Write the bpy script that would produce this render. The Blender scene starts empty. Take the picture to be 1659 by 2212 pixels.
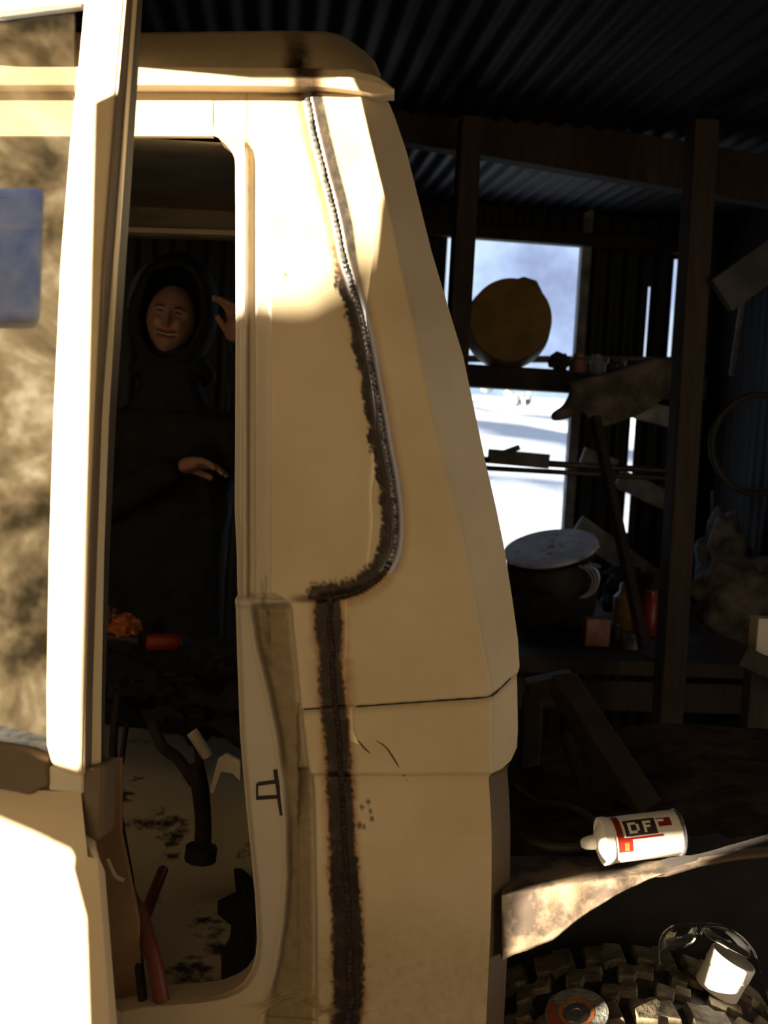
import bpy, bmesh, math, random
from mathutils import Vector, Matrix, noise
random.seed(7)
C = bpy.context.scene.collection
R_ = math.radians
# ------------------------------------------------------------------ camera
FPX = 38/36*2212
PITCH, ROLL = R_(4.0), R_(3.15)
CAM = Vector((0, 0, 1.45))
Fv = Vector((0, math.cos(PITCH), -math.sin(PITCH)))
U0 = Vector((0, math.sin(PITCH), math.cos(PITCH))); X0 = Vector((1, 0, 0))
Rv = X0*math.cos(ROLL) + U0*math.sin(ROLL)
Uv = -X0*math.sin(ROLL) + U0*math.cos(ROLL)
cd = bpy.data.cameras.new('camera'); cam = bpy.data.objects.new('camera', cd); C.objects.link(cam)
cd.sensor_fit = 'VERTICAL'; cd.sensor_height = 36; cd.lens = 38; cd.clip_start = 0.05; cd.clip_end = 3000
cd.dof.use_dof = True; cd.dof.focus_distance = 1.95; cd.dof.aperture_fstop = 4.5
cam.matrix_world = Matrix(((Rv.x, Uv.x, -Fv.x, CAM.x), (Rv.y, Uv.y, -Fv.y, CAM.y), (Rv.z, Uv.z, -Fv.z, CAM.z), (0, 0, 0, 1)))
bpy.context.scene.camera = cam
sc = bpy.context.scene
sc.view_settings.view_transform = 'Standard'; sc.view_settings.look = 'None'
sc.view_settings.gamma = 1; sc.view_settings.use_curve_mapping = False
sc.view_settings.exposure = 0.0
sc.cycles.max_bounces = 8; sc.cycles.transparent_max_bounces = 12
# ------------------------------------------------------------------ sun and sky
SUN_AZ, SUN_EL = R_(65), R_(2.2)
S = Vector((-math.sin(SUN_AZ)*math.cos(SUN_EL), -math.cos(SUN_AZ)*math.cos(SUN_EL), math.sin(SUN_EL)))  # towards the sun
sl = bpy.data.lights.new('low_sun', 'SUN'); sl.energy = 85; sl.color = (1.0, .86, .62); sl.angle = R_(.6)
so = bpy.data.objects.new('low_sun', sl); C.objects.link(so)
so.rotation_euler = S.to_track_quat('Z', 'Y').to_euler(); so.location = S*20

def N(nt, typ, **kw):
    n = nt.nodes.new(typ)
    for k, v in kw.items():
        if k.startswith('i_'): n.inputs[k[2:].replace('_', ' ')].default_value = v
        else: setattr(n, k, v)
    return n
def ramp(nt, stops, src, interp='LINEAR'):
    r = nt.nodes.new('ShaderNodeValToRGB'); r.color_ramp.interpolation = interp
    e = r.color_ramp.elements
    while len(e) < len(stops): e.new(.5)
    for i, (p, c) in enumerate(stops): e[i].position = p; e[i].color = (*c, 1)
    nt.links.new(src, r.inputs[0]); return r.outputs[0]
def mathn(nt, op, a, b=0.0):
    m = nt.nodes.new('ShaderNodeMath'); m.operation = op
    for i, v in enumerate((a, b)):
        if hasattr(v, 'is_output'): nt.links.new(v, m.inputs[i])
        else: m.inputs[i].default_value = v
    return m.outputs[0]
def mixc(nt, f, a, b, mode='MIX'):
    m = nt.nodes.new('ShaderNodeMix'); m.data_type = 'RGBA'; m.blend_type = mode
    for s, v in ((m.inputs[0], f), (m.inputs[6], a), (m.inputs[7], b)):
        if hasattr(v, 'is_output'): nt.links.new(v, s)
        elif isinstance(v, (int, float)): s.default_value = v
        else: s.default_value = (*v, 1)
    return m.outputs[2]

HILL = .64
wd = bpy.data.worlds.new('world'); sc.world = wd; wd.use_nodes = True
nt = wd.node_tree; nt.nodes.clear()
tc = nt.nodes.new('ShaderNodeTexCoord'); sep = nt.nodes.new('ShaderNodeSeparateXYZ'); nt.links.new(tc.outputs['Generated'], sep.inputs[0])
nz = N(nt, 'ShaderNodeTexNoise', i_Scale=2.2, i_Detail=6.0, i_Roughness=.6); nt.links.new(tc.outputs['Generated'], nz.inputs['Vector'])
nm = N(nt, 'ShaderNodeTexNoise', i_Scale=7.0, i_Detail=8.0, i_Roughness=.62); nt.links.new(tc.outputs['Generated'], nm.inputs['Vector'])
sky = ramp(nt, [(.38, (.36, .45, .70)), (.47, (.52, .66, 1.0)), (.55, (.68, .88, 1.1)), (.66, (.82, .98, 1.12))], nm.outputs['Fac'])
mp = N(nt, 'ShaderNodeMapping'); mp.inputs['Scale'].default_value = (8, 8, 10); nt.links.new(tc.outputs['Generated'], mp.inputs['Vector'])
n2 = N(nt, 'ShaderNodeTexNoise', i_Scale=1.1, i_Detail=10.0, i_Roughness=.7, i_Distortion=.6); nt.links.new(mp.outputs[0], n2.inputs['Vector'])
hill = ramp(nt, [(.38, (.22, .15, .06)), (.46, (.85, .55, .24)), (.54, (1.7, 1.15, .52)), (.64, (3.8, 2.8, 1.6))], n2.outputs['Fac'])
hill = mixc(nt, 1.0, hill, (HILL, HILL, HILL), 'MULTIPLY')
ym = mathn(nt, 'GREATER_THAN', mathn(nt, 'MULTIPLY', sep.outputs['Y'], -1.0), -.15)
zm = mathn(nt, 'LESS_THAN', mathn(nt, 'SUBTRACT', sep.outputs['Z'], mathn(nt, 'MULTIPLY', nz.outputs['Fac'], .25)), .40)
yb_ = mathn(nt, 'LESS_THAN', sep.outputs['Y'], -.1)
sky = mixc(nt, yb_, sky, (.42, .33, .22))
col = mixc(nt, mathn(nt, 'MULTIPLY', ym, zm), sky, hill)
bg = nt.nodes.new('ShaderNodeBackground'); nt.links.new(col, bg.inputs[0]); bg.inputs[1].default_value = 1.0
wo = nt.nodes.new('ShaderNodeOutputWorld'); nt.links.new(bg.outputs[0], wo.inputs[0])

# ------------------------------------------------------------------ geometry helpers
def ray(px, py): return Fv + Rv*((px-829.5)/FPX) + Uv*((1106-py)/FPX)
def at(px, py, Y):                                   # the point seen at a pixel on the plane y = Y
    d = ray(px, py); return CAM + d*(Y/d.y)
YAW = R_(6)
EX = Vector((math.cos(YAW), math.sin(YAW), 0)); EY = Vector((-math.sin(YAW), math.cos(YAW), 0))
def sh(px, py, D):                                   # the same in the shed's own axes
    d = ray(px, py); return CAM + d*(D/d.dot(EY))
def SW(x, d, z): return EX*x + EY*d + Vector((0, 0, z))
def mk(name, verts, faces, mat, parent=None, smooth=False):
    me = bpy.data.meshes.new(name); me.from_pydata([tuple(v) for v in verts], [], faces); me.update()
    o = bpy.data.objects.new(name, me); C.objects.link(o)
    if mat: me.materials.append(mat)
    if parent: o.parent = parent
    if smooth:
        for p in me.polygons: p.use_smooth = True
    return o
class MB:
    def __init__(s): s.v = []; s.f = []
    def add(s, vs, fs):
        b = len(s.v); s.v += [Vector(v) for v in vs]; s.f += [tuple(i+b for i in f) for f in fs]; return s
    def prism(s, pts, off):                          # polygon extruded by a vector
        n = len(pts); off = Vector(off)
        return s.add([Vector(p) for p in pts]+[Vector(p)+off for p in pts],
              [tuple(range(n))[::-1], tuple(range(n, 2*n))]+[(i, (i+1) % n, n+(i+1) % n, n+i) for i in range(n)])
    def plank(s, a, b, w, t, side=None):             # a timber from a to b
        a, b = Vector(a), Vector(b); d = (b-a).normalized()
        sd = Vector(side) if side else Vector((0, 0, 1)).cross(d)
        if sd.length < .2: sd = Vector((1, 0, 0))
        sd = (sd-d*sd.dot(d)).normalized(); up = d.cross(sd)
        q = [a-sd*w/2-up*t/2, a+sd*w/2-up*t/2, a+sd*w/2+up*t/2, a-sd*w/2+up*t/2]
        return s.prism(q, b-a)
    def box(s, c, dx, dy, dz, ax=X0, ay=Vector((0, 1, 0)), az=Vector((0, 0, 1))):
        c = Vector(c); return s.prism([c-ax*dx/2-ay*dy/2-az*dz/2, c+ax*dx/2-ay*dy/2-az*dz/2, c+ax*dx/2+ay*dy/2-az*dz/2, c-ax*dx/2+ay*dy/2-az*dz/2], az*dz)
    def tube(s, pts, r, seg=10, close=False):
        pts = [Vector(p) for p in pts]; n = len(pts); rings = []; prev = None
        for i, p in enumerate(pts):
            if close: d = pts[(i+1) % n]-pts[i-1]
            else: d = pts[min(i+1, n-1)]-pts[max(i-1, 0)]
            d.normalize()
            if prev is None:
                a = Vector((0, 0, 1)) if abs(d.z) < .9 else Vector((1, 0, 0)); a = (a-d*a.dot(d)).normalized()
            else: a = (prev-d*prev.dot(d)).normalized()
            prev = a; b = d.cross(a); rr = r[i] if isinstance(r, (list, tuple)) else r
            rings.append([p+(a*math.cos(t)+b*math.sin(t))*rr for t in [2*math.pi*k/seg for k in range(seg)]])
        vs = [v for rg in rings for v in rg]; fs = []
        m = n if close else n-1
        for i in range(m):
            j = (i+1) % n
            for k in range(seg): fs.append((i*seg+k, i*seg+(k+1) % seg, j*seg+(k+1) % seg, j*seg+k))
        if not close: fs += [tuple(range(seg))[::-1], tuple((n-1)*seg+k for k in range(seg))]
        return s.add(vs, fs)
    def lathe(s, prof, o, axis, seg=40, a0=None):    # prof = [(distance along axis, radius)]
        o, ax = Vector(o), Vector(axis).normalized()
        a = (Vector(a0) if a0 else (Vector((0, 0, 1)) if abs(ax.z) < .9 else Vector((1, 0, 0)))); a = (a-ax*a.dot(ax)).normalized(); b = ax.cross(a)
        vs = []; fs = []
        for h, r in prof:
            for k in range(seg):
                t = 2*math.pi*k/seg; vs.append(o+ax*h+(a*math.cos(t)+b*math.sin(t))*r)
        for i in range(len(prof)-1):
            for k in range(seg): fs.append((i*seg+k, i*seg+(k+1) % seg, (i+1)*seg+(k+1) % seg, (i+1)*seg+k))
        if prof[0] == prof[-1]: return s.add(vs, fs)
        if prof[0][1] > 1e-5: fs.append(tuple(range(seg))[::-1])
        if prof[-1][1] > 1e-5: fs.append(tuple((len(prof)-1)*seg+k for k in range(seg)))
        return s.add(vs, fs)
    def blob(s, c, rx, ry, rz, amp=.15, fr=3.0, seed=0, seg=20):
        vs = []; fs = []; c = Vector(c)
        for i in range(seg+1):
            th = math.pi*i/seg
            for k in range(seg*2):
                ph = math.pi*k/seg; d = Vector((math.sin(th)*math.cos(ph), math.sin(th)*math.sin(ph), math.cos(th)))
                m = 1+amp*noise.noise(d*fr+Vector((seed*7.3, seed*1.7, 0)))*2
                vs.append(c+Vector((d.x*rx, d.y*ry, d.z*rz))*m)
        w = seg*2
        for i in range(seg):
            for k in range(w): fs.append((i*w+k, (i+1)*w+k, (i+1)*w+(k+1) % w, i*w+(k+1) % w))
        return s.add(vs, fs)
    def out(s, name, mat, parent=None, smooth=False, bevel=0, wn=False):
        o = mk(name, s.v, s.f, mat, parent, smooth)
        bm = bmesh.new(); bm.from_mesh(o.data); bmesh.ops.remove_doubles(bm, verts=bm.verts, dist=1e-6)
        bmesh.ops.recalc_face_normals(bm, faces=bm.faces); bm.to_mesh(o.data); bm.free()
        if bevel:
            b = o.modifiers.new('bevel', 'BEVEL'); b.width = bevel; b.segments = 3; b.limit_method = 'ANGLE'
        if smooth: 
            try: o.data.set_sharp_from_angle(angle=R_(42))
            except Exception: pass
        return o
def interp(tab, y):
    if y <= tab[0][0]: return tab[0][1]
    for (a, va), (b, vb) in zip(tab, tab[1:]):
        if y <= b: return va+(vb-va)*(y-a)/(b-a)
    return tab[-1][1]
def sst(a, b, x):
    t = min(1, max(0, (x-a)/(b-a))); return t*t*(3-2*t)
def spline(pts, n=8):
    pts = [Vector(p) for p in pts]; out = []
    for i in range(len(pts)-1):
        p0 = pts[max(i-1, 0)]; p1 = pts[i]; p2 = pts[i+1]; p3 = pts[min(i+2, len(pts)-1)]
        for k in range(n):
            t = k/n; out.append(.5*((2*p1)+(p2-p0)*t+(2*p0-5*p1+4*p2-p3)*t*t+(3*p1-p0-3*p2+p3)*t**3))
    return out+[pts[-1]]
def tag(o, label, cat, group=None):
    o['label'] = label; o['category'] = cat
    if group: o['group'] = group
    return o
def thing(name, loc, label, cat, group=None):
    o = bpy.data.objects.new(name, None); C.objects.link(o); o.location = loc; o.empty_display_size = .05
    return tag(o, label, cat, group)
def under(root, *objs):                              # parent while keeping world coordinates
    bpy.context.view_layer.update()
    for o in objs:
        o.parent = root; o.matrix_parent_inverse = root.matrix_world.inverted()
def struct(o): o['kind'] = 'structure'; return o

# ------------------------------------------------------------------ materials
def mat(name, c1, c2=None, scale=8, rough=.6, metal=0, bump=0, detail=5, stretch=None, spec=.5, lo=.4, hi=.62, coat=0):
    m = bpy.data.materials.new(name); m.use_nodes = True; nt = m.node_tree; b = nt.nodes['Principled BSDF']
    tcn = nt.nodes.new('ShaderNodeTexCoord'); mp = nt.nodes.new('ShaderNodeMapping'); nt.links.new(tcn.outputs['Object'], mp.inputs[0])
    if stretch: mp.inputs['Scale'].default_value = stretch
    n = N(nt, 'ShaderNodeTexNoise', i_Scale=float(scale), i_Detail=float(detail), i_Roughness=.62); nt.links.new(mp.outputs[0], n.inputs['Vector'])
    if c2: nt.links.new(ramp(nt, [(lo, c1), (hi, c2)], n.outputs['Fac']), b.inputs['Base Color'])
    else: b.inputs['Base Color'].default_value = (*c1, 1)
    b.inputs['Roughness'].default_value = rough; b.inputs['Metallic'].default_value = metal
    b.inputs['Specular IOR Level'].default_value = spec; b.inputs['Coat Weight'].default_value = coat
    if bump:
        bp = N(nt, 'ShaderNodeBump', i_Strength=bump, i_Distance=.01); nt.links.new(n.outputs['Fac'], bp.inputs['Height']); nt.links.new(bp.outputs[0], b.inputs['Normal'])
    return m
PAINT = (.72, .59, .41)
def paint_mat(name, attr=True):
    m = bpy.data.materials.new(name); m.use_nodes = True; nt = m.node_tree; b = nt.nodes['Principled BSDF']
    tcn = nt.nodes.new('ShaderNodeTexCoord')
    n = N(nt, 'ShaderNodeTexNoise', i_Scale=5.0, i_Detail=6.0, i_Roughness=.6); nt.links.new(tcn.outputs['Object'], n.inputs['Vector'])
    c = ramp(nt, [(.35, (PAINT[0]*.88, PAINT[1]*.86, PAINT[2]*.8)), (.6, PAINT)], n.outputs['Fac'])
    nf = N(nt, 'ShaderNodeTexNoise', i_Scale=55.0, i_Detail=8.0, i_Roughness=.7); nt.links.new(tcn.outputs['Object'], nf.inputs['Vector'])
    sp = ramp(nt, [(.67, (0, 0, 0)), (.73, (1, 1, 1))], nf.outputs['Fac'])
    c = mixc(nt, mathn(nt, 'MULTIPLY', sp, .22), c, (.16, .10, .06))
    if attr:
        for nm, colr in (('primer', (.60, .54, .46)), ('dirt', (.20, .135, .045)), ('tint', (.34, .13, .03)), ('burn', (.018, .010, .008)), ('ash', (.045, .04, .036)), ('bare', (.26, .27, .34))):  # pale-grey sky sheen of the jamb strips is mixed into the colour
            a = nt.nodes.new('ShaderNodeAttribute'); a.attribute_name = nm
            w = mathn(nt, 'MULTIPLY', mathn(nt, 'SUBTRACT', nf.outputs['Fac'], .5), .7)
            f = mathn(nt, 'ADD', a.outputs['Fac'], mathn(nt, 'MULTIPLY', w, mathn(nt, 'MINIMUM', mathn(nt, 'MULTIPLY', a.outputs['Fac'], 3.0), 1.0)))
            cl = nt.nodes.new('ShaderNodeClamp'); nt.links.new(f, cl.inputs[0])
            c = mixc(nt, cl.outputs[0], c, colr)
    if attr: nt.links.new(cl.outputs[0], b.inputs['Metallic'])
    nt.links.new(c, b.inputs['Base Color']); b.inputs['Roughness'].default_value = .42
    b.inputs['Specular IOR Level'].default_value = .35
    return m
M = dict(
 paint=paint_mat('cream_paint'), paint_plain=paint_mat('cream_paint_plain', False),
 jamb=mat('jamb_paint', (.62, .55, .43), (.70, .63, .5), 6, .35),
 seal=mat('door_edge_brown', (.11, .075, .045), (.15, .10, .06), 8, .5),
 trimlight=mat('door_edge_cream', (.62, .50, .30), None, 8, .4),
 rubber=mat('black_rubber', (.018, .014, .012), (.03, .024, .02), 20, .7),
 darkmetal=mat('dark_metal', (.03, .024, .02), (.07, .05, .035), 14, .55, .3, .2),
 steel=mat('ground_steel', (.32, .32, .36), (.5, .5, .55), 40, .35, .9, .3),
 weld=mat('weld_bead', (.12, .12, .13), (.40, .40, .46), 60, .4, .8, .6),
 scorch=mat('scorched_weld', (.025, .015, .012), (.06, .035, .028), 70, .6, .3, .8),
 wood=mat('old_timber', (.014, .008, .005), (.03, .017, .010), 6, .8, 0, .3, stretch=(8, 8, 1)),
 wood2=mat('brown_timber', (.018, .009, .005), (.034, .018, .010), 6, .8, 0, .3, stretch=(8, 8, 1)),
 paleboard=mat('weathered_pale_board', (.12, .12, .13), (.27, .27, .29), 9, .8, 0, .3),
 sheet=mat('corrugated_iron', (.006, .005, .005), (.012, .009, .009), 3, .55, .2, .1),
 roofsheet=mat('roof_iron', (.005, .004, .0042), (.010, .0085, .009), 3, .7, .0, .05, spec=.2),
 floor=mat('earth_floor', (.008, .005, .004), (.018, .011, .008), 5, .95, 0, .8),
 rust=mat('rusty_steel', (.10, .055, .03), (.21, .14, .09), 12, .8, .1, .5),
 archm=mat('dusty_arch_paint', (.035, .022, .015), (.12, .085, .055), 9, .85, 0, .35, lo=.42, hi=.5),
 tyre=mat('dusty_tyre_rubber', (.09, .07, .045), (.26, .21, .14), 28, .75, 0, .5),
 white=mat('white_plastic', (.78, .76, .72), None, 5, .35),
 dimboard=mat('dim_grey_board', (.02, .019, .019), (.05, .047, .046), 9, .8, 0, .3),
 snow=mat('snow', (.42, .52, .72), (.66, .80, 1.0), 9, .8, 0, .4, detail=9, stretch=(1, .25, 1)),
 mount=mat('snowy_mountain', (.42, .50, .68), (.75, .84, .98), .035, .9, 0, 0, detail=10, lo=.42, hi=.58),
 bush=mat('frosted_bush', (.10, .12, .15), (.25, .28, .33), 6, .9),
 yellow=mat('yellow_brown_plastic', (.16, .085, .01), (.24, .13, .014), 10, .5),
 brownd=mat('brown_bucket_base', (.09, .05, .03), (.13, .075, .045), 18, .6),
 cloth=mat('pale_sheepskin', (.07, .055, .045), (.15, .12, .1), 14, .95, 0, .6),
 blackcloth=mat('black_cloth', (.010, .009, .008), (.022, .018, .014), 14, .9, 0, .4),
 liner=mat('blue_grey_hood_edge', (.06, .075, .12), (.10, .12, .19), 14, .8),  # blue highlight of the hood rim, given as a colour of its own
 red=mat('red_plastic', (.30, .02, .01), (.2, .015, .008), 9, .4),
 orange=mat('orange_plastic', (.5, .14, .03), (.3, .08, .02), 9, .5),
 hose=mat('red_brown_hose', (.22, .05, .035), (.12, .04, .03), 9, .5),
 cream2=mat('stained_cream_floor_paint', (.05, .032, .022), (.60, .52, .34), 7, .75, 0, .3, lo=.34, hi=.40),
 lining=mat('cab_lining', (.15, .12, .08), (.24, .19, .13), 5, .7, stretch=(1, 1, 5)),
 wire=mat('pale_wire', (.45, .5, .6), None, 5, .4, .3),
 disc=mat('grinding_disc_grey', (.13, .13, .12), (.2, .2, .18), 90, .9, 0, .8),
 clear=None, glass=None)
def glass_mat(name, refl, tint=(1, 1, 1), rough=.02):
    m = bpy.data.materials.new(name); m.use_nodes = True; nt = m.node_tree; nt.nodes.clear()
    g = nt.nodes.new('ShaderNodeBsdfGlossy'); g.inputs['Roughness'].default_value = rough
    t = nt.nodes.new('ShaderNodeBsdfTransparent'); t.inputs[0].default_value = (*tint, 1)
    fr = nt.nodes.new('ShaderNodeLayerWeight'); fr.inputs[0].default_value = .5
    f = mathn(nt, 'ADD', mathn(nt, 'MULTIPLY', mathn(nt, 'POWER', fr.outputs['Facing'], 5.0), .8), refl)
    mx = nt.nodes.new('ShaderNodeMixShader'); nt.links.new(f, mx.inputs[0]); nt.links.new(t.outputs[0], mx.inputs[1]); nt.links.new(g.outputs[0], mx.inputs[2])
    o = nt.nodes.new('ShaderNodeOutputMaterial'); nt.links.new(mx.outputs[0], o.inputs[0]); return m
M['glass'] = glass_mat('door_glass', .36)
M['clear'] = glass_mat('clear_plastic', .10, (.93, .93, .9))

# ------------------------------------------------------------------ the shed (setting)
DB = 5.0
zf = 0.0
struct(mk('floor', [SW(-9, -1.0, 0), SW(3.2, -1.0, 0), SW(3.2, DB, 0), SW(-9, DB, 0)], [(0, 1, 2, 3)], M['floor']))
# corrugated roof, ribs run away from the camera and rise a little
def corr(x0, x1, d0, d1, z0, z1, pitch, amp, nseg=8):
    vs = []; fs = []; n = int((x1-x0)/pitch*nseg)
    for i in range(n+1):
        x = x0+(x1-x0)*i/n; w = amp*math.sin(2*math.pi*x/pitch)
        vs += [SW(x, d0, z0+w), SW(x, d1, z1+w), SW(x, d1, z1+w+.004), SW(x, d0, z0+w+.004)]
    for i in range(n):
        a = i*4; b = a+4
        fs += [(a, b, b+1, a+1), (a+3, a+2, b+2, b+3)]
    return vs, fs
zb = sh(1200, 452, DB).z; za = zb-DB*.05-.02
mb = MB(); mb.add(*corr(-.836, 3.2, -.9, DB+.1, za-.03, zb, .066, .008)); mb.add(*corr(-8.968, -.836, 1.35, DB+.1, za-.03+(zb-za+.03)*2.25/(DB+1), zb, .076, .009))
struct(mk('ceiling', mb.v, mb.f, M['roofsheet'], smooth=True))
# back wall: vertical corrugated sheets round a tall opening, built as strips so that real gaps stay open
wx0 = [sh(958, 840, DB).dot(EX), sh(1250, 840, DB).dot(EX)]
WL, WR = sh(962, 600, DB).dot(EX), sh(1232, 850, DB).dot(EX)
WT, WB = sh(1140, 524, DB).z, sh(1140, 1230, DB).z
def wallstrip(mb, x0, x1, z0, z1, D, axis='x', pitch=.076, amp=.009):
    n = max(2, int((x1-x0)/pitch*6)); vs = []; fs = []
    for i in range(n+1):
        x = x0+(x1-x0)*i/n; w = amp*math.sin(2*math.pi*x/pitch)
        for (zz, e) in ((z0, 0), (z1, 0), (z1, .004), (z0, .004)):
            vs.append(SW(x, D+w+e, zz) if axis == 'x' else SW(D+w+e, x, zz))
    for i in range(n):
        a = i*4; b = a+4; fs += [(a, b, b+1, a+1), (a+3, a+2, b+2, b+3), (a, a+3, b+3, b), (a+1, b+1, b+2, a+2)]
    fs += [(0, 1, 2, 3), (n*4, n*4+3, n*4+2, n*4+1)]
    mb.add(vs, fs)
mb = MB(); top = zb+.1
g1 = sh(1453, 680, DB).dot(EX); g2 = sh(1362, 1000, DB).dot(EX)
gs = sh(1395, 720, DB).dot(EX)
wallstrip(mb, -9, WL, 0, top, DB); wallstrip(mb, WL, WR, WT, top, DB); wallstrip(mb, WL, WR, 0, WB, DB)
zc = sh(1400, 800, DB).z
wallstrip(mb, WR, gs-.004, zc, top, DB); wallstrip(mb, gs+.004, g1-.008, zc, top, DB); wallstrip(mb, g1+.008, 3.2, zc, top, DB)
wallstrip(mb, gs-.01, gs+.01, sh(1400, 620, DB).z, top, DB); wallstrip(mb, g1-.012, g1+.012, sh(1465, 560, DB).z, top, DB)
zl = sh(1360, 885, DB).z; zl2 = sh(1340, 1150, DB).z
wallstrip(mb, WR, g2-.012, zl2, zc, DB); wallstrip(mb, g2+.012, 3.2, zl2, zc, DB); wallstrip(mb, g2-.02, g2+.02, zl, zc, DB); wallstrip(mb, WR, 3.2, 0, zl2, DB)
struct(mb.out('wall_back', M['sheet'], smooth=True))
# right side wall, with a hole
XR = 2.05
mb = MB(); zr = top
wallstrip(mb, -1.0, 3.85, 0, zr, XR, 'y'); wallstrip(mb, 3.92, DB, 0, zr, XR, 'y'); 
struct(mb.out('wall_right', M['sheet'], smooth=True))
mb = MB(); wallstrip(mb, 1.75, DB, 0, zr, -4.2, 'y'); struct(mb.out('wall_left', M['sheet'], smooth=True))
# front wall: closed to the right of the camera; to the left open, with added unseen blockers shaping the sun
mb = MB(); wallstrip(mb, .15, XR, 0, zr-.25, -.8); struct(mb.out('wall_front', M['sheet'], smooth=True))
# window framing
WFz = [sh(1140, 800, DB).z]
mb = MB()
mb.plank(SW(WR+.02, DB-.03, 0.35), SW(WR+.02, DB-.03, WT+.35), .045, .05)
mb.out('trim_1', M['paleboard'], bevel=.003)['kind'] = 'structure'
mb = MB(); mb.plank(SW(WL-.3, DB-.05, WT+.02), SW(WR+.6, DB-.05, WT+.02), .06, .06); struct(mb.out('trim_2', M['wood'], bevel=.003))

def timber(name, a, b, w, t, m, label, cat='post', side=None, group=None, bev=.004):
    mb = MB(); mb.plank(a, b, w, t, side); o = mb.out(name, m, bevel=bev); return tag(o, label, cat, group)
def post(pxt, pyt, pxb, pyb, D, wpx, m, name, label, t=.1, zbot=0, ztop=None, split=None):
    a = sh(pxt, pyt, D); b = sh(pxb, pyb, D); dz = a.z-b.z
    dirv = (a-b)/dz; topz = ztop if ztop else za+.05*D
    A = b+dirv*(topz-b.z); B = b+dirv*(zbot-b.z); w = wpx*D/FPX
    return timber(name, B, A, w, t, m, label, side=EX)
P1 = post(1013, 300, 990, 700, 3.3, 44, M['wood2'], 'roof_post', 'brown timber roof post standing left across the bright opening', t=.09, ztop=za+.05*3.3-.02)
P2 = post(1508, 420, 1456, 1300, 3.1, 54, M['wood2'], 'roof_post', 'thick brown timber roof post with pale left face, right of the bright opening', t=.08, ztop=za+.05*3.1-.02)
a = sh(850, 255, 3.45); b = sh(1659, 395, 3.45)
timber('roof_beam', a-(b-a)*1.2, b+(b-a)*.25, .03*3+.06, .07, M['wood2'], 'heavy brown roof beam crossing under the corrugated roof', 'beam', side=(0, 0, 1))
a = sh(1555, 640, 3.05); b = sh(1700, 535, 3.05)
timber('diagonal_brace', a, b+(b-a)*.5, .11, .03, M['dimboard'], 'broad grey diagonal brace board at the upper right of the thick post', 'board', side=(0, 0, 1))
# shelf plank across the opening
a = sh(1010, 812, 4.2); b = sh(1450, 838, 4.2)
timber('shelf_plank', a-(b-a)*.4, b+(b-a)*.15, .085, .12, M['wood'], 'dark horizontal shelf plank crossing the middle of the bright opening', 'shelf', side=(0, 0, 1))
a = sh(1010, 775, 4.9); b = sh(1440, 778, 4.9)
timber('wall_rail', a-(b-a)*.2, b+(b-a)*.2, .03, .05, M['paleboard'], 'thin pale wall rail just above the shelf plank', 'rail', side=(0, 0, 1))
a = sh(1365, 880, 4.0); b = sh(1460, 905, 4.0)
timber('wall_board', a, b+(b-a)*.5, .075, .025, M['paleboard'], 'grey board behind the thick post, below the hanging hide', 'board', side=(0, 0, 1))
a = sh(1245, 1135, 4.55); b = sh(1440, 1272, 4.55)
timber('sloping_board', a, b+(b-a)*.2, .10, .025, M['paleboard'], 'pale weathered board sloping down to the right beside the white disc', 'board', side=(0, 0, 1))
a = sh(1335, 1033, 4.6); b = sh(1450, 1085, 4.6)
timber('sloping_board', a, b+(b-a)*.3, .085, .025, M['paleboard'], 'short grey board sloping to the thick post, under the pipe rails', 'board', side=(0, 0, 1))
a = sh(1258, 982, 4.7); b = sh(1330, 1010, 4.7)
timber('sloping_board', a, b, .07, .025, M['paleboard'], 'small pale board end just above the pipe rails', 'board', side=(0, 0, 1))
for (y0, y1, r, lb) in ((992, 1018, .013, 'upper dark pipe of the pair crossing the lower opening'), (1010, 1034, .010, 'lower thin dark pipe of the pair crossing the lower opening')):
    mb = MB(); mb.tube([sh(960, y0-4, 4.1), sh(1455, y1, 4.1)], r, 10)
    tag(mb.out('pipe', M['darkmetal'], smooth=True), lb, 'pipe')
mb = MB(); mb.plank(sh(1055, 985, 4.05), sh(1185, 997, 4.05), .055, .03, (0, 0, 1)); mb.plank(sh(1070, 985, 4.05), sh(1122, 966, 4.05), .02, .02, (0, 0, 1))
tag(mb.out('clamp', M['darkmetal'], bevel=.003), 'dark metal clamp lying on the pipes in the lower opening', 'tool')
# leaning pole
timber('leaning_pole', sh(1285, 900, 3.82), sh(1392, 1400, 3.5), .033, .033, M['wood'], 'thin dark pole leaning in front of the sloping board', 'pole')
timber('wall_lath', sh(1604, 652, 4.3), sh(1580, 812, 4.3), .02, .02, M['paleboard'], 'thin grey upright lath at the far right', 'lath')

# yellow bucket on its side
c = sh(1103, 690, 4.0); s = 4.0/FPX
bk = thing('bucket', c, 'round yellow-brown bucket lying on its side in front of the bright opening', 'bucket')
ax = (c-CAM).normalized(); ax = Vector((ax.x-.05, ax.y, 0)).normalized()
mb = MB(); mb.lathe([(0, 74*s), (.0, 88*s), (.012, 90*s), (.25, 100*s), (.25, 97*s), (.012, 86*s)], c, ax, 56); sh_ = mb.out('bucket_wall', M['yellow'], smooth=True)
mb = MB(); mb.lathe([(.006, 0.001), (.006, 20*s), (.009, 22*s), (.009, 60*s), (.004, 64*s), (.004, 78*s), (.015, 78*s)], c, ax, 56); b2 = mb.out('bucket_base', M['brownd'], smooth=True)
mb = MB(); pts = [(1020, 650), (1060, 628), (1100, 608), (1132, 597), (1160, 606), (1173, 632), (1140, 640), (1080, 640)]
mb.prism([sh(x, y, 4.03) for x, y in pts], EY*.15); b3 = mb.out('pouring_lip', M['yellow'], bevel=.004)
under(bk, sh_, b2, b3)

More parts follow.
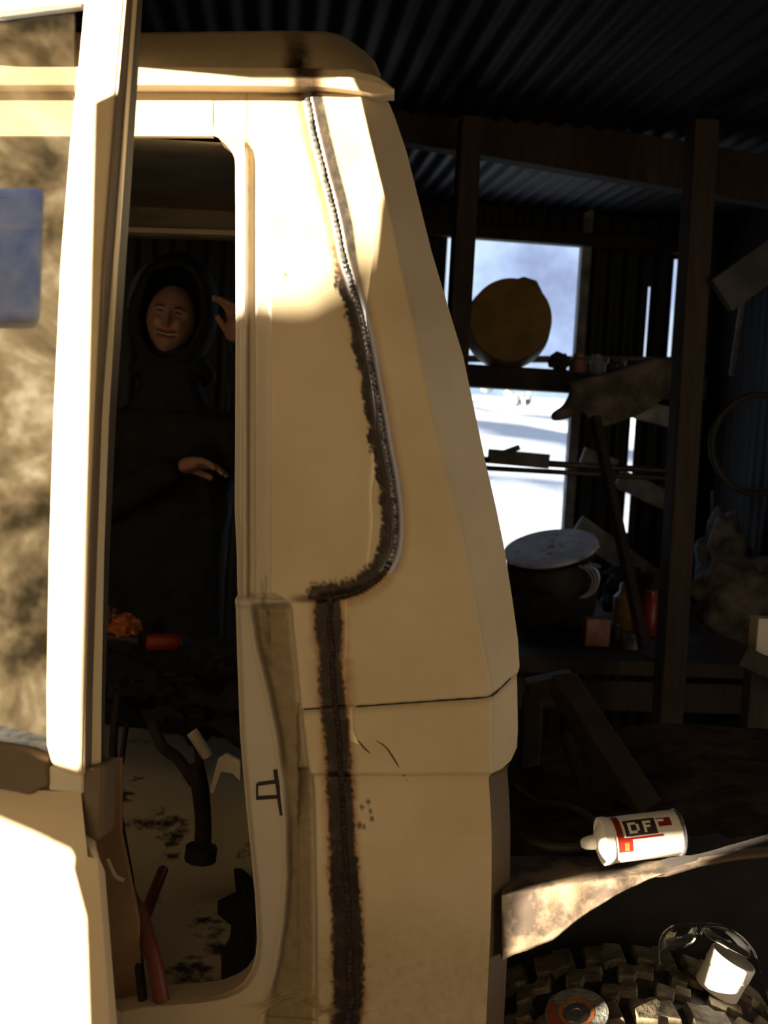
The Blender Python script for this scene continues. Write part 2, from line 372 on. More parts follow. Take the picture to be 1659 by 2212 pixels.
# clutter on the shelf plank
def item(name, px, py, w, h, D, m, label, cat, shape='jar', seed=0):
    s = D/FPX; b = sh(px, py, D)                    # base centre
    mb = MB(); W, H = w*s, h*s
    if shape == 'jar': mb.lathe([(0, W*.48), (H*.02, W*.5), (H*.68, W*.5), (H*.8, W*.34), (H, W*.34)], b, (0, 0, 1), 24)
    elif shape == 'blob': mb.blob(b+Vector((0, 0, H*.5)), W/2, W*.4, H/2, .22, 2.6, seed)
    elif shape == 'box': mb.box(b+Vector((0, 0, H/2)), W, W*.7, H, EX, EY)
    o = mb.out(name, m, smooth=shape != 'box', bevel=0.004 if shape == 'box' else 0); return tag(o, label, cat)
M['dullblue'] = mat('dull_blue', (.06, .08, .12), (.12, .14, .18), 9, .5)
M['dullred'] = mat('dull_red_tin', (.16, .05, .03), (.24, .12, .08), 14, .6)
item('oil_tin', 1248, 806, 40, 42, 4.15, M['dullred'], 'faded reddish tin on the shelf plank, right of the bucket', 'tin', 'jar')
item('rag', 1208, 800, 46, 38, 4.12, M['blackcloth'], 'dark crumpled rag on the shelf plank beside the bucket', 'rag', 'blob', 2)
item('jar', 1288, 810, 32, 44, 4.15, M['paleboard'], 'pale jar in the middle of the shelf plank', 'jar', 'jar')
item('paint_tin', 1325, 812, 40, 38, 4.15, M['darkmetal'], 'dark paint tin on the shelf plank, right of the pale jar', 'tin', 'jar')
item('cardboard_box', 1366, 815, 36, 36, 4.15, M['wood2'], 'small brown box at the right end of the shelf plank', 'box', 'box')
# hanging hide
def sheet_from_outline(name, pts, D, m, thick=.03, bulge=.04, seed=1):
    cx = sum(p[0] for p in pts)/len(pts); cy = sum(p[1] for p in pts)/len(pts); n = len(pts); L = 10
    sp = spline([Vector((x, y, 0)) for x, y in pts]+[Vector((*pts[0], 0))], 5)[:-1]; n = len(sp)
    vs = []; fs = []
    for side in (0, 1):
        for j in range(L+1):
            r = j/L
            for i, p in enumerate(sp):
                x = cx+(p.x-cx)*r; y = cy+(p.y-cy)*r
                q = noise.noise(Vector((x*.02, y*.02, seed)))*bulge
                th = thick*math.sqrt(max(0, 1-r**3))
                vs.append(sh(x, y, D+q+(th/2 if side else -th/2)))
    for side in (0, 1):
        b = side*(L+1)*n
        for j in range(L):
            for i in range(n):
                q = (b+j*n+i, b+j*n+(i+1) % n, b+(j+1)*n+(i+1) % n, b+(j+1)*n+i); fs.append(q if side else q[::-1])
    o = mk(name, vs, fs, m, smooth=True)
    bm = bmesh.new(); bm.from_mesh(o.data); bmesh.ops.remove_doubles(bm, verts=bm.verts, dist=.0004); bmesh.ops.recalc_face_normals(bm, faces=bm.faces); bm.to_mesh(o.data); bm.free()
    return o
h = sheet_from_outline('hide', [(1225, 820), (1300, 808), (1380, 780), (1440, 772), (1458, 810), (1445, 850), (1390, 890), (1330, 915), (1292, 925), (1285, 945), (1270, 905), (1250, 890), (1225, 905), (1195, 908), (1192, 893), (1215, 875), (1228, 850)], 3.95, M['cloth'], .035, .08)
tag(h, 'pale ragged sheepskin hanging over the shelf plank by the thick post', 'hide')

bench_z = sh(1300, 1400, 3.6).z
# white disc on top of a dark bin, with holes
c = sh(1190, 1187, 4.0); s = 4.0/FPX
u = (sh(1288, 1165, 4.0)-sh(1092, 1208, 4.0)); ru = u.length/2; u.normalize()
vv = (Vector((.05, -.96, -.27))); vv = (vv-u*vv.dot(u)).normalized(); nn = u.cross(vv).normalized()
if nn.z < 0: nn = -nn
mb = MB(); K = 72; rv = ru*.95
# plate with real holes: ring grid with faces removed
holes = [(0, 0, .09), (.22, .1, .06), (-.22, .1, .06), (.1, -.33, .08), (-.12, .34, .08), (.62, .15, .06), (-.7, -.12, .05), (.3, -.55, .05), (-.3, .6, .05)]
G = 90; vs = []; fs = []; idx = {}
for i in range(G+1):
    for j in range(G+1):
        x = -1+2*i/G; y = -1+2*j/G
        rr = math.hypot(x, y)
        if rr > 1: x, y = x/rr, y/rr
        idx[i, j] = len(vs); vs.append(c+u*x*ru+vv*y*rv)
for i in range(G):
    for j in range(G):
        x = -1+2*(i+.5)/G; y = -1+2*(j+.5)/G
        if math.hypot(x, y) < 1.02 and not any(math.hypot(x-a, y-b) < r for a, b, r in holes): fs.append((idx[i, j], idx[i+1, j], idx[i+1, j+1], idx[i, j+1]))
M['discwhite'] = mat('pale_disc_paint', (.4, .4, .45), (.6, .62, .7), 12, .7)
o = mk('round_plate', vs, fs, M['discwhite'])
bm = bmesh.new(); bm.from_mesh(o.data); bmesh.ops.remove_doubles(bm, verts=bm.verts, dist=1e-5); bmesh.ops.dissolve_degenerate(bm, dist=1e-6, edges=bm.edges); bmesh.ops.delete(bm, geom=[v for v in bm.verts if not v.link_faces], context='VERTS'); bm.to_mesh(o.data); bm.free()
sm = o.modifiers.new('solid', 'SOLIDIFY'); sm.thickness = .012
tag(o, 'large pale round plate with dark holes lying tilted on the dark bin', 'plate')
mb = MB(); cb = c-Vector((0, -.02, .02)); mb.lathe([(0, .13), (.02, .16), (cb.z-.1-bench_z, .18), (cb.z-.035-bench_z, .18)], Vector((cb.x+.02, cb.y+.02, bench_z+.001)), (0, 0, 1), 40)
bin_ = tag(mb.out('bin', M['rubber'], smooth=True), 'dark round bin under the pale plate', 'bin')
mb = MB(); mb.lathe([(0, ru*.93), (.012, ru*.93)], c-nn*.03, nn, 48); under(bin_, mb.out('bin_lid', M['rubber'], smooth=True))  # dark disc added under the plate so its holes read dark
# wires
for k, (lb) in enumerate(('outer loop', 'middle loop', 'inner loop')):
    pts = [sh(1250+k*12, 1222, 3.85-k*.012), sh(1268+k*10, 1232, 3.83), sh(1280+k*7, 1252, 3.83), sh(1272+k*6, 1278, 3.84), sh(1252+k*5, 1292, 3.85)]
    mb = MB(); mb.tube(spline(pts), .0035, 6); tag(mb.out('wire_loop', M['wire'], smooth=True), 'pale curved wire beside the dark bin, ' + lb + ' of the three', 'wire', 'wire loops by the bin')

# bench with heap of clutter at the back right
mb = MB()
A = sh(1105, 1392, 3.45).dot(EX); B = XR-.02
mb.prism([SW(A-.25, 3.4, bench_z-.05), SW(B, 3.4, bench_z-.05), SW(B, 4.75, bench_z-.05), SW(A-.25, 4.75, bench_z-.05)], (0, 0, .05))
bt = thing('workbench', SW(A, 3.6, 0), 'long low brown workbench heaped with clutter at the back of the shed', 'workbench')
o1 = mb.out('bench_top', M['wood2'], bevel=.004); legs = []
for x in (A-.2, B-.05):
    for d in (3.45, 4.7):
        m_ = MB(); m_.plank(SW(x, d, 0), SW(x, d, bench_z-.05), .07, .07); legs.append(m_.out('leg', M['wood'], bevel=.003))
m_ = MB(); m_.plank(SW(A-.25, 3.42, bench_z-.12), SW(B, 3.42, bench_z-.12), .1, .03, (0, 0, 1)); legs.append(m_.out('apron_board', M['wood'], bevel=.003))
under(bt, o1, *legs)
def bi(name, px, pyb, w, h, D, m, label, cat, shape, seed=0):
    b = sh(px, pyb, D); s = D/FPX; x = b.dot(EX); mb = MB(); W, H = w*s, h*s; p = SW(x, D, bench_z)
    if shape == 'jar': mb.lathe([(0, W*.48), (H*.02, W*.5), (H*.7, W*.5), (H*.82, W*.3), (H, W*.28)], p, (0, 0, 1), 24)
    elif shape == 'blob': mb.blob(p+Vector((0, 0, H*.56)), W/2, W*.4, H*.5, .2, 2.4, seed, 24); lowz = min(v.z for v in mb.v); mb.v = [v-Vector((0, 0, lowz-bench_z-.001)) for v in mb.v]
    elif shape == 'box': mb.box(p+Vector((0, 0, H/2)), W, W*.7, H, EX, EY)
    elif shape == 'lying': mb.lathe([(-W/2, H*.3), (-W/2+.01, H*.5), (W/2-.01, H*.5), (W/2, H*.25), (W*.6, H*.2)], p+Vector((0, 0, H/2)), EX*.95+EY*.3, 24)
    o = mb.out(name, m, smooth=shape != 'box', bevel=.004 if shape == 'box' else 0); return tag(o, label, cat)
bi('sack', 1345, 1400, 120, 110, 4.3, M['blackcloth'], 'big dark sack heaped on the bench under the sloping board', 'sack', 'blob', 3)
bi('fuel_can', 1285, 1385, 56, 62, 3.65, M['dullred'], 'dull red fuel can at the front of the bench', 'can', 'box')
bi('float', 1405, 1330, 44, 100, 3.9, M['red'], 'red round-shouldered bottle between the leaning pole and the thick post', 'bottle', 'jar')
bi('jug', 1352, 1330, 60, 104, 4.0, M['yellow'], 'yellowish jug left of the leaning pole on the bench', 'jug', 'jar')
bi('glass_jar', 1362, 1390, 34, 34, 3.6, M['paleboard'], 'small pale green jar at the bench front by the pole foot', 'jar', 'jar')
bi('tin', 1330, 1390, 30, 40, 3.75, M['darkmetal'], 'dark tin behind the pole foot on the bench', 'tin', 'jar')
bi('sack', 1590, 1380, 200, 190, 3.7, M['cloth'], 'large dull sack slumped on the bench right of the thick post', 'sack', 'blob', 5)
bi('sack', 1545, 1380, 112, 225, 4.35, M['paleboard'], 'grey sack rising behind the slumped sack at the far right', 'sack', 'blob', 9)
bi('sack', 1150, 1400, 120, 90, 3.8, M['blackcloth'], 'small dark sack on the bench next to the cab corner', 'sack', 'blob', 12)
bi('wooden_block', 1130, 1310, 34, 118, 4.1, M['yellow'], 'tan wooden block standing against the cab corner', 'block', 'box')
M['boxw'] = mat('white_carton', (.45, .40, .32), None, 5, .6)
q = sh(1640, 1440, 2.6); mb = MB(); mb.box(q+Vector((.01, 0, .08)), .07, .05, .095, EX, EY)
tag(mb.out('carton', M['boxw'], bevel=.003), 'small off-white carton at the right edge of the photo', 'carton')
mb = MB(); mb.plank(sh(1560, 1395, 2.62)-EX*.0, sh(1900, 1560, 2.62), .05, .25, (0, 0, 1)); 
lv = mb.out('board_shelf', M['wood'], bevel=.003); tag(lv, 'dark sloping board carrying the off-white carton at the right edge', 'board')
mb = MB(); mb.plank(sh(1640, 1440, 2.62), Vector((sh(1640, 1440, 2.62).x, sh(1640, 1440, 2.62).y, 0)), .06, .06); mb.out('prop', M['wood'], bevel=.003); 
under(lv, bpy.data.objects['prop'])
# coiled / tall junk right of post: a wire hoop and stakes
mb = MB(); cc = sh(1640, 960, 3.6); mb.tube([cc+(EX*math.cos(t)+Vector((0, 0, 1))*math.sin(t))*.17 for t in [2*math.pi*k/40 for k in range(40)]], .012, 8, True)
tag(mb.out('hoop', M['rubber'], smooth=True), 'dark hoop hanging right of the thick post', 'hoop')
for x0, y0, x1, y1, lb in ((1540, 1060, 1535, 1200, 'thin grey stake nearest the thick post, on the bench at right'), (1626, 1030, 1632, 1170, 'thin grey stake at far right above the sacks')):
    mb = MB(); mb.tube([sh(x0, y0, 4.66), sh(x1, y1+120, 4.66)], .008, 8); tag(mb.out('stake', M['paleboard'], smooth=True), lb, 'stake')

# ------------------------------------------------------------------ outside, beyond the opening
def ground():
    vs = []; fs = []; nx, ny = 60, 90
    for j in range(ny+1):
        t = j/ny; D = DB+.3+(t**2.2)*420
        for i in range(nx+1):
            x = (-1+2*i/nx)*(8+D*.5)
            z = -.4+.02*(D-DB)+ max(0, D-60)*.03 + noise.noise(Vector((x*.05, D*.05, 0)))*min(3, D*.02) + noise.noise(Vector((x*1.3, D*1.3, 4)))*.05
            vs.append(SW(x, D, z))
    for j in range(ny):
        for i in range(nx):
            a = j*(nx+1)+i; fs.append((a, a+1, a+nx+2, a+nx+1))
    return vs, fs
v, f = ground(); g = mk('snow_field', v, f, M['snow'], smooth=True); g['kind'] = 'structure'
for k, (px, py, w, hh, D, lb) in enumerate(((1130, 862, 52, 26, 60, 'largest frosted bush on the snow seen through the lower opening'), (1100, 848, 16, 12, 70, 'small bush on the snow just left of the largest bush'), (1050, 838, 22, 14, 60, 'bush on the snow at the upper left of the lower opening'), (1178, 888, 18, 12, 50, 'little bush on the snow near the ragged hide'))):
    p = sh(px, py, D); s = D/FPX; mb = MB()
    for q in range(9):
        mb.blob(p+EX*((random.random()-.5)*w*s*.8)+Vector((0, 0, -hh*s*.3+random.random()*hh*s*.4)), w*s*.2, w*s*.2, hh*s*.35, .5, 5, k*10+q, 8)
    tag(mb.out('bush', M['bush'], smooth=True), lb, 'bush', 'bushes on the snow')

# ------------------------------------------------------------------ the truck
YP = 1.60
truck = thing('pickup_truck', (0.0, YP+.6, 0), 'cream pickup truck cab with a freshly welded corner seam and its door ajar', 'truck')
PXM = YP/FPX
Rt = [(150, 800), (200, 842), (225, 853), (300, 880), (400, 905), (520, 935), (650, 975), (760, 1010), (880, 1035), (990, 1058), (1110, 1085), (1210, 1105), (1310, 1120), (1400, 1132), (1462, 1135), (1480, 1128), (1600, 1130), (1632, 1128), (1655, 1116), (1672, 1095), (1685, 1066), (1695, 1060), (1760, 1062), (1900, 1062), (2000, 1060), (2212, 1050), (2300, 1046)]
Ct = [(150, 765), (205, 778), (300, 800), (400, 825), (480, 845), (600, 868), (700, 892), (800, 912), (900, 932), (1000, 955), (1100, 983), (1200, 1004), (1300, 1022), (1400, 1040), (1480, 1055), (1510, 1058), (1690, 1058), (1700, 1090)]
Lt = [(287, 455), (292, 472), (300, 484), (310, 492), (325, 497), (600, 498), (900, 497), (1100, 496), (1200, 500), (1400, 505), (1600, 512), (1750, 525), (1850, 535), (1950, 545), (2050, 550), (2090, 546), (2120, 537), (2145, 520), (2160, 500), (2172, 470), (2180, 430), (2186, 360), (2190, 300), (2200, 240), (2300, 235)]
at_ = [(150, 522), (1200, 522), (1300, 530), (1400, 545), (1500, 570), (1600, 590), (1700, 603), (1800, 610), (1900, 612), (2000, 605), (2100, 590), (2212, 560), (2300, 550)]
bt_ = [(150, 583), (1285, 583), (1303, 632), (1450, 646), (1530, 654), (1650, 668), (1720, 680), (1800, 685), (2000, 688), (2300, 690)]
W1 = [(632, 60), (640, 120), (655, 170), (668, 230), (683, 300), (700, 370), (716, 430), (730, 490), (744, 560), (762, 620), (780, 680), (797, 760), (810, 830), (822, 900), (834, 970), (847, 1040), (855, 1110), (854, 1170), (842, 1215), (815, 1252), (778, 1276), (740, 1288), (690, 1294)]
W2 = [(706, 1285), (712, 1400), (718, 1500), (728, 1600), (732, 1700), (738, 1800), (744, 1900), (750, 2000), (752, 2100), (752, 2180), (738, 2240)]
def resamp(P):
    return [(p.x, p.y) for p in spline([Vector((x, y, 0)) for x, y in P], 6)]
W1s, W2s = resamp(W1), resamp(W2)
def dist(P, x, y):
    best = 1e9; sg = 0
    for (ax_, ay_), (bx_, by_) in zip(P, P[1:]):
        if min(ay_, by_)-130 > y or max(ay_, by_)+130 < y: continue
        dx, dy = bx_-ax_, by_-ay_; L2 = dx*dx+dy*dy
        t = max(0, min(1, ((x-ax_)*dx+(y-ay_)*dy)/L2)); qx, qy = ax_+dx*t, ay_+dy*t
        d = math.hypot(x-qx, y-qy)
        if d < best: best = d; sg = dx*(y-qy)-dy*(x-qx)
    return best, sg                                     # sg > 0: to the left of the downward seam
Gt = [(640, 1535), (770, 1527), (900, 1518), (1050, 1507), (1085, 1496), (1112, 1481), (1140, 1470)]
def seam_x(y): return interp([(b, a) for a, b in W1[:17]], y)
def relief(x, y):
    d1, sg = dist(W1s, x, y); C_ = interp(Ct, y); a = interp(at_, y); b = interp(bt_, y); L = interp(Lt, y)
    D = 0.0
    sd = d1 if sg > 0 else -d1
    if y < 1330:
        ins = sst(-14, 16, sd if d1 < 200 else (200 if x < seam_x(y) else -200))
        if y > 1295 and x < 720: ins = min(ins, sst(1312, 1290, y))
        D -= .014*ins
    if x > C_: D -= (x-C_)*PXM*1.25*min(1, (x-C_)/14+.3)
    if y < 1700 and x > C_: pass
    g = interp(Gt, x)
    if x > 640:
        dd = abs(y-g); D -= .006*max(0, 1-dd/4.5)*(0 if x > 1112 else 1)
        D += -.005*sst(g-3, g+5, y)
        D -= .030*sst(1672, 1692, y); D += .034*min(1, max(0, (y-1690)/120))
    if x < b:                                            # door jamb channel, ridge and flange
        ch = sst(b, b-14, x)
        base = .0 if y < 1290 else .0
        if y < 1300:
            q_ = sst(285, 345, y)                         # upper jamb: stepped flange falling to the opening
            D -= q_*(.014*sst(b, b-6, x)+.012*sst(550, 542, x)-.010*sst(531, 526, x)+.012*sst(520, 514, x))
        w = sst(1285, 1325, y)
        if w > 0:
            mid = (a+b)/2
            chan = sst(b, b-12, x)*sst(a, a+16, x)
            D -= w*(.024*chan+.010*sst(a+10, a-6, x)+.010*ch)
        D -= .012*sst(L+16, L, x)*sst(287, 300, y)
    D += .0015*noise.noise(Vector((x*.012, y*.012, 0)))
    if y > 1990: D -= .004*abs(math.sin((y-2130+.05*x)/22))*0
    return D
def panel():
    rows = [150]; y = 150
    while y < 2290:
        st = 3 if (1290 < y < 1330 or 1470 < y < 1545 or y < 215) else 5
        y += st; rows.append(y)
    NC = 210; vs = []; fs = []; A = {'burn': [], 'tint': [], 'bare': [], 'dirt': [], 'primer': [], 'ash': []}
    for y in rows:
        L, Rr = interp(Lt, y), interp(Rt, y)
        for i in range(NC+1):
            x = L+(Rr-L)*i/NC
            p = at(x, y, YP); D = relief(x, y); p = CAM+(p-CAM); p = Vector((p.x, p.y-D, p.z)); vs.append(p)
            d1, sg = dist(W1s, x, y); d2, _ = dist(W2s, x, y)
            n1 = noise.noise(Vector((x*.03, y*.03, 1))); n2_ = noise.noise(Vector((x*.11, y*.11, 5))); n3 = noise.noise(Vector((0, y*.013, 8)))
            s = d1 if sg > 0 else -d1                     # + left / inside
            burn = 0; tint = 0; bare = 0
            lo_ = sst(480, 640, y)
            if y < 1345:
                wl = 10+lo_*22+n2_*9+n1*8+n3*6*lo_; wr = 7+n2_*2
                edge = wl if s > 0 else wr
                burn = sst(edge+4, edge-4, d1)*(.35+.65*lo_) if y > 210 else 0
                hw = 15+9*(1-lo_); cx_ = -6
                bare = sst(hw+2, hw-4, abs(s-cx_+4*(1-lo_)))*(.95) if 205 < y < 1240 else 0
                tint = .75*sst(36, 14, d1)*(1-.3*lo_)
                if y > 1175 and x < 850: burn = max(burn, sst(40+n2_*14+n1*14, 22+n2_*14+n1*14, d1) if s > 0 else sst(11, 5, d1)); 
                if 1240 < y and x < 800: bare = 0
            if y > 1270:
                w = 27+n2_*7+n3*5+(6 if y > 1850 else 0)
                e = sst(w+5, w-5, d2); burn = max(burn, e); tint = max(tint, .8*sst(48+10*n1, 22, d2))
                if 1420 < y < 1530: tint = max(tint, .7*sst(62, 26, d2)*(1 if x > 720 else .4))
                if x < 706 and y < 1310: burn = max(burn, .6*sst(1282, 1292, y)*sst(1306, 1298, y)*sst(610, 660, x))
            if y < 215:
                e = sst(44-(y-150)*.2+n2_*10, 14, abs(x-655+n1*10)); burn = max(burn, e*sst(215, 165, y)*.9); bare = max(bare, sst(26, 12, abs(x-668+n2_*5))*sst(170, 190, y))
                burn = max(burn, .55*sst(9, 4, abs(y-196))*sst(120, 60, abs(x-660)))
            for (sx, sy, sr) in ((795, 1742, 5), (781, 1752, 5), (800, 1760, 4), (776, 1787, 6), (786, 1790, 4), (803, 1775, 5), (615, 590, 4)):
                if abs(x-sx) < 12 and abs(y-sy) < 12: burn = max(burn, .8*sst(sr+2, sr-2, math.hypot(x-sx, y-sy)))
            dirt = 0
            a = interp(at_, y); b = interp(bt_, y)
            if y > 1290 and a < x < b: dirt = .75*sst(a, a+14, x)*sst(b-4, b-24, x)*sst(1290, 1330, y)
            if y < 1300: dirt = max(dirt, .35*sst(4, 2, abs(x-530)), .0)
            if 1250 < y < 1450 and abs(x-565-(y-1250)*.05) < 8: burn = max(burn, .6*(noise.noise(Vector((x*.1, y*.03, 2)))+.45))
            dirt = max(dirt, .5*sst(g_ + 22, g_, y)*sst(g_-2, g_+2, y) if (g_ := interp(Gt, x)) and x > 650 else 0)
            if y > 1900: dirt = max(dirt, .38*sst(1880, 2120, y)*(1 if x > 612 else .3))
            sunlit_metal = bare*sst(660, 540, y); bare *= sst(540, 660, y); A['ash'].append(max(0, min(1, sunlit_metal))); A['burn'].append(max(0, min(1, burn))); A['tint'].append(max(0, min(1, tint))); A['bare'].append(max(0, min(1, bare))); A['dirt'].append(max(0, min(1, dirt))); A['primer'].append(.85*sst(300, 400, y)*sst(b+3, b-3, x)*sst(2212, 2050, y))  # bare metal recoloured dark grey over the sunlit stretch of the seam
    for j in range(len(rows)-1):
        for i in range(NC):
            a = j*(NC+1)+i; fs.append((a, a+1, a+NC+2, a+NC+1))
    o = mk('side_panel', vs, fs, M['paint'], smooth=True)
    for k, vals in A.items():
        at2 = o.data.attributes.new(k, 'FLOAT', 'POINT'); at2.data.foreach_set('value', vals)
    return o, rows
panel_o, prow = panel()
# give the skin thickness by a returned edge rather than a solidify, towards the inside
mb = MB()
def strip(pts_px, Y0f, Y1f):
    vs = []; fs = []
    for x, y in pts_px:
        vs += [Y0f(x, y), Y1f(x, y)]
    for i in range(len(pts_px)-1): fs.append((2*i, 2*i+1, 2*i+3, 2*i+2))
    return vs, fs
def pw(x, y, back=0):
    p = at(x, y, YP); D = relief(x, y); return Vector((p.x, p.y-D+back, p.z))
# opening return (jamb edge) and rear corner return
le = [(interp(Lt, y), y) for y in prow if y >= 287]
v, f = strip(le, lambda x, y: pw(x, y), lambda x, y: pw(x, y, .05)); o_j = mk('jamb_return', v, f, M['paint_plain'], smooth=True)
re = [(interp(Rt, y), y) for y in prow if y < 1690]
v, f = strip(re, lambda x, y: pw(x, y), lambda x, y: pw(x, y, 0)+Vector((-.03, 1.25, 0))); o_r = mk('rear_wall', v, f, M['paint_plain'], smooth=True)
re = [(interp(Rt, y), y) for y in prow if y >= 1686]
v, f = strip(re, lambda x, y: pw(x, y), lambda x, y: pw(x, y, .02)+Vector((.034+.002*0, .03, 0))); 
o_l = mk('lower_corner_flange', v, f, M['seal'], smooth=True)
v2, f2 = strip(re, lambda x, y: pw(x, y, .02)+Vector((.034, .03, 0)), lambda x, y: pw(x, y, .07)+Vector((.036, 0, 0))); o_l2 = mk('lower_rear_wall', v2, f2, M['seal'], smooth=True)
# underside of the upper corner where it steps in
mb = MB(); mb.prism([pw(1128, 1640), pw(1112, 1664), pw(1090, 1678), pw(1064, 1690), pw(1064, 1690, .1)+Vector((.02, 0, 0)), pw(1128, 1640, .1)], (0, 0, .004)); o_u = mb.out('corner_lip', M['paint_plain'])
# roof rail over the door opening (runs on to the left behind the door glass)
def railgrid(x0, x1, y0, y1, fn, name, m, nx=80, ny=14):
    vs = []; fs = []
    for j in range(ny+1):
        for i in range(nx+1):
            x = x0+(x1-x0)*i/nx; y = y0+(y1-y0)*j/ny; p = at(x, y, YP); vs.append(Vector((p.x, p.y-fn(x, y), p.z)))
    for j in range(ny):
        for i in range(nx): a = j*(nx+1)+i; fs.append((a, a+1, a+nx+2, a+nx+1))
    o = mk(name, vs, fs, m, smooth=True); s_ = o.modifiers.new('solid', 'SOLIDIFY'); s_.thickness = .012; s_.offset = 1; return o
rail = railgrid(-900, 456, 150, 288, lambda x, y: -.014, 'roof_rail', M['paint_plain'])
for p_ in rail.data.polygons: p_.use_smooth = False
# drip gutter
gp = [(-900, 152), (300, 152), (480, 153), (600, 154), (635, 155), (665, 156), (700, 156), (770, 163), (820, 174), (852, 186)]
mb = MB(); gl = spline([at(x, y+10, YP-.028+max(0, (x-790))*.00022) for x, y in gp], 6); 
vs = []; fs = []
for i, p in enumerate(gl):
    k = i/(len(gl)-1); hgt = .026*(1-.75*sst(.85, 1, k))
    back = .05
    vs += [p+Vector((0, 0, hgt*.45)), p+Vector((0, -.004, 0)), p+Vector((0, .0, -hgt*.55)), p+Vector((0, back, -hgt*.55+.004)), p+Vector((0, back, hgt*.45))]
for i in range(len(gl)-1):
    for k in range(5): fs.append((i*5+k, i*5+(k+1) % 5, i*5+5+(k+1) % 5, i*5+5+k))
fs += [tuple(range(5)), tuple((len(gl)-1)*5+k for k in range(5))[::-1]]
mb.add(vs, fs); gut = mb.out('drip_gutter', M['paint_plain'], smooth=True, bevel=.002)
def px_of(p):
    d = p-CAM; z = d.dot(Fv); return 829.5+d.dot(Rv)/z*FPX, 1106-d.dot(Uv)/z*FPX
gut.data.materials.clear(); gut.data.materials.append(M['paint']); vals = []
for v_ in gut.data.vertices:
    x_, y_ = px_of(v_.co); vals.append(sst(48, 14, abs(x_-662+10*noise.noise(v_.co*60))))
for k_, mul in (('burn', .85), ('tint', .6), ('bare', 0), ('dirt', 0), ('primer', 0), ('ash', 0)):
    q = gut.data.attributes.new(k_, 'FLOAT', 'POINT'); q.data.foreach_set('value', [v_*mul for v_ in vals])
# roof skin
vs = []; fs = []; nx = 150; ny = 30; A = {'burn': [], 'tint': [], 'bare': [], 'dirt': [], 'primer': [], 'ash': []}
topt = [(-900, 66), (300, 70), (600, 66), (700, 67), (735, 74), (760, 90), (790, 112), (812, 135), (822, 160)]
for i in range(nx+1):
    x = -900+(1722)*(i/nx)**.7 if False else -900+1722*i/nx
    if i > nx-60: pass
    yt = interp(topt, x); yb = 162+ (max(0, x-700)*.08)
    for j in range(ny+1):
        t = j/ny
        if t < .5:
            k = t/.5; y = yb+(yt-yb)*k; Yv = YP+.012+.10*(k**2.2)+max(0, x-640)*.0002*k; p = at(x, y, Yv)
        else:
            k = (t-.5)/.5; p = at(x, yt, YP+.112+max(0, x-640)*.0002); p = p+Vector((0, 1.2*k, .02*math.sin(k*math.pi)-.02*k))
        vs.append(p)
        n1 = noise.noise(Vector((x*.05, t*9, 3)))
        b_ = sst(38, 8, abs(x-642-(162-y)*-.02+n1*14)) if t < .5 else 0
        b_ *= (.45+.55*sst(75, 140, y)) if t < .5 else 0
        A['burn'].append(b_); A['tint'].append(b_*.4); A['bare'].append(0); A['dirt'].append(.3); A['primer'].append(0); A['ash'].append(0)
for i in range(nx):
    for j in range(ny): a = i*(ny+1)+j; fs.append((a, a+ny+1, a+ny+2, a+1))
roof = mk('roof', vs, fs, M['paint'], smooth=True)
for k, vals in A.items():
    q = roof.data.attributes.new(k, 'FLOAT', 'POINT'); q.data.foreach_set('value', vals)
# weld beads: raised, rippled
def bead(P, off, r, name, m, x_off=0, y0=0, y1=9999):
    pts = []; rr = []; k = 0
    for x, y in resamp(P):
        if y0 <= y <= y1:
            p = pw(x+x_off, y); pts.append(p+Vector((0, -off, 0)))
    P2 = []; 
    for p, q in zip(pts, pts[1:]):
        L = (q-p).length; n = max(1, int(L/.0022))
        for i in range(n): P2.append(p.lerp(q, i/n))
    rr = [r*(1+.28*math.sin(i*1.9)+.3*noise.noise(Vector((i*.13, 0, 3)))) for i in range(len(P2))]
    P3 = [p+Vector((noise.noise(Vector((i*.07, 1, 0)))*r*.8, 0, 0)) for i, p in enumerate(P2)]
    mb = MB(); mb.tube(P3, rr, 8); return mb.out(name, m, smooth=True)
M['ashbead'] = mat('dull_grey_weld', (.05, .045, .04), (.13, .12, .11), 60, .6, 0, .5, spec=.2)  # darker copy of the bead colour for the sunlit stretch, against overexposure
w0 = bead(W1, .0005, .0040, 'weld_bead', M['ashbead'], 0, 205, 580)
w1 = bead(W1, .0005, .0042, 'weld_bead', M['weld'], 0, 570, 1240)
w2 = bead(W2, .0008, .0042, 'weld_bead', M['scorch'], 4, 1275, 2260)
w3 = bead(W1, .0008, .004, 'weld_bead', M['scorch'], 0, 1215, 1300)
# rust / black gap line of the pressed joint
mb = MB(); mb.tube([pw(x, y)+Vector((0, -.0003, 0)) for x, y in resamp([(x, y+1) for x, y in Gt[1:6]])], .0018, 6); gl_ = mb.out('panel_joint', M['rubber'], smooth=True)
mb = MB(); mb.tube([pw(x, y)+Vector((0, -.0003, 0)) for x, y in ((656, 1533), (690, 1531))], .0018, 6); gl2 = mb.out('panel_joint', M['rubber'], smooth=True)
# scratches
for pts in ([(812, 1602), (835, 1618), (855, 1648), (862, 1660)], [(868, 1675), (874, 1690), (881, 1702)], [(772, 1600), (785, 1616), (800, 1630)]):
    mb = MB(); P = spline([pw(x, y)+Vector((0, -.0002, 0)) for x, y in pts], 5); mb.tube(P, [.0012*math.sin(math.pi*(i+.5)/len(P))+.0002 for i in range(len(P))], 6); under(truck, mb.out('scratch', M['hose'], smooth=True))
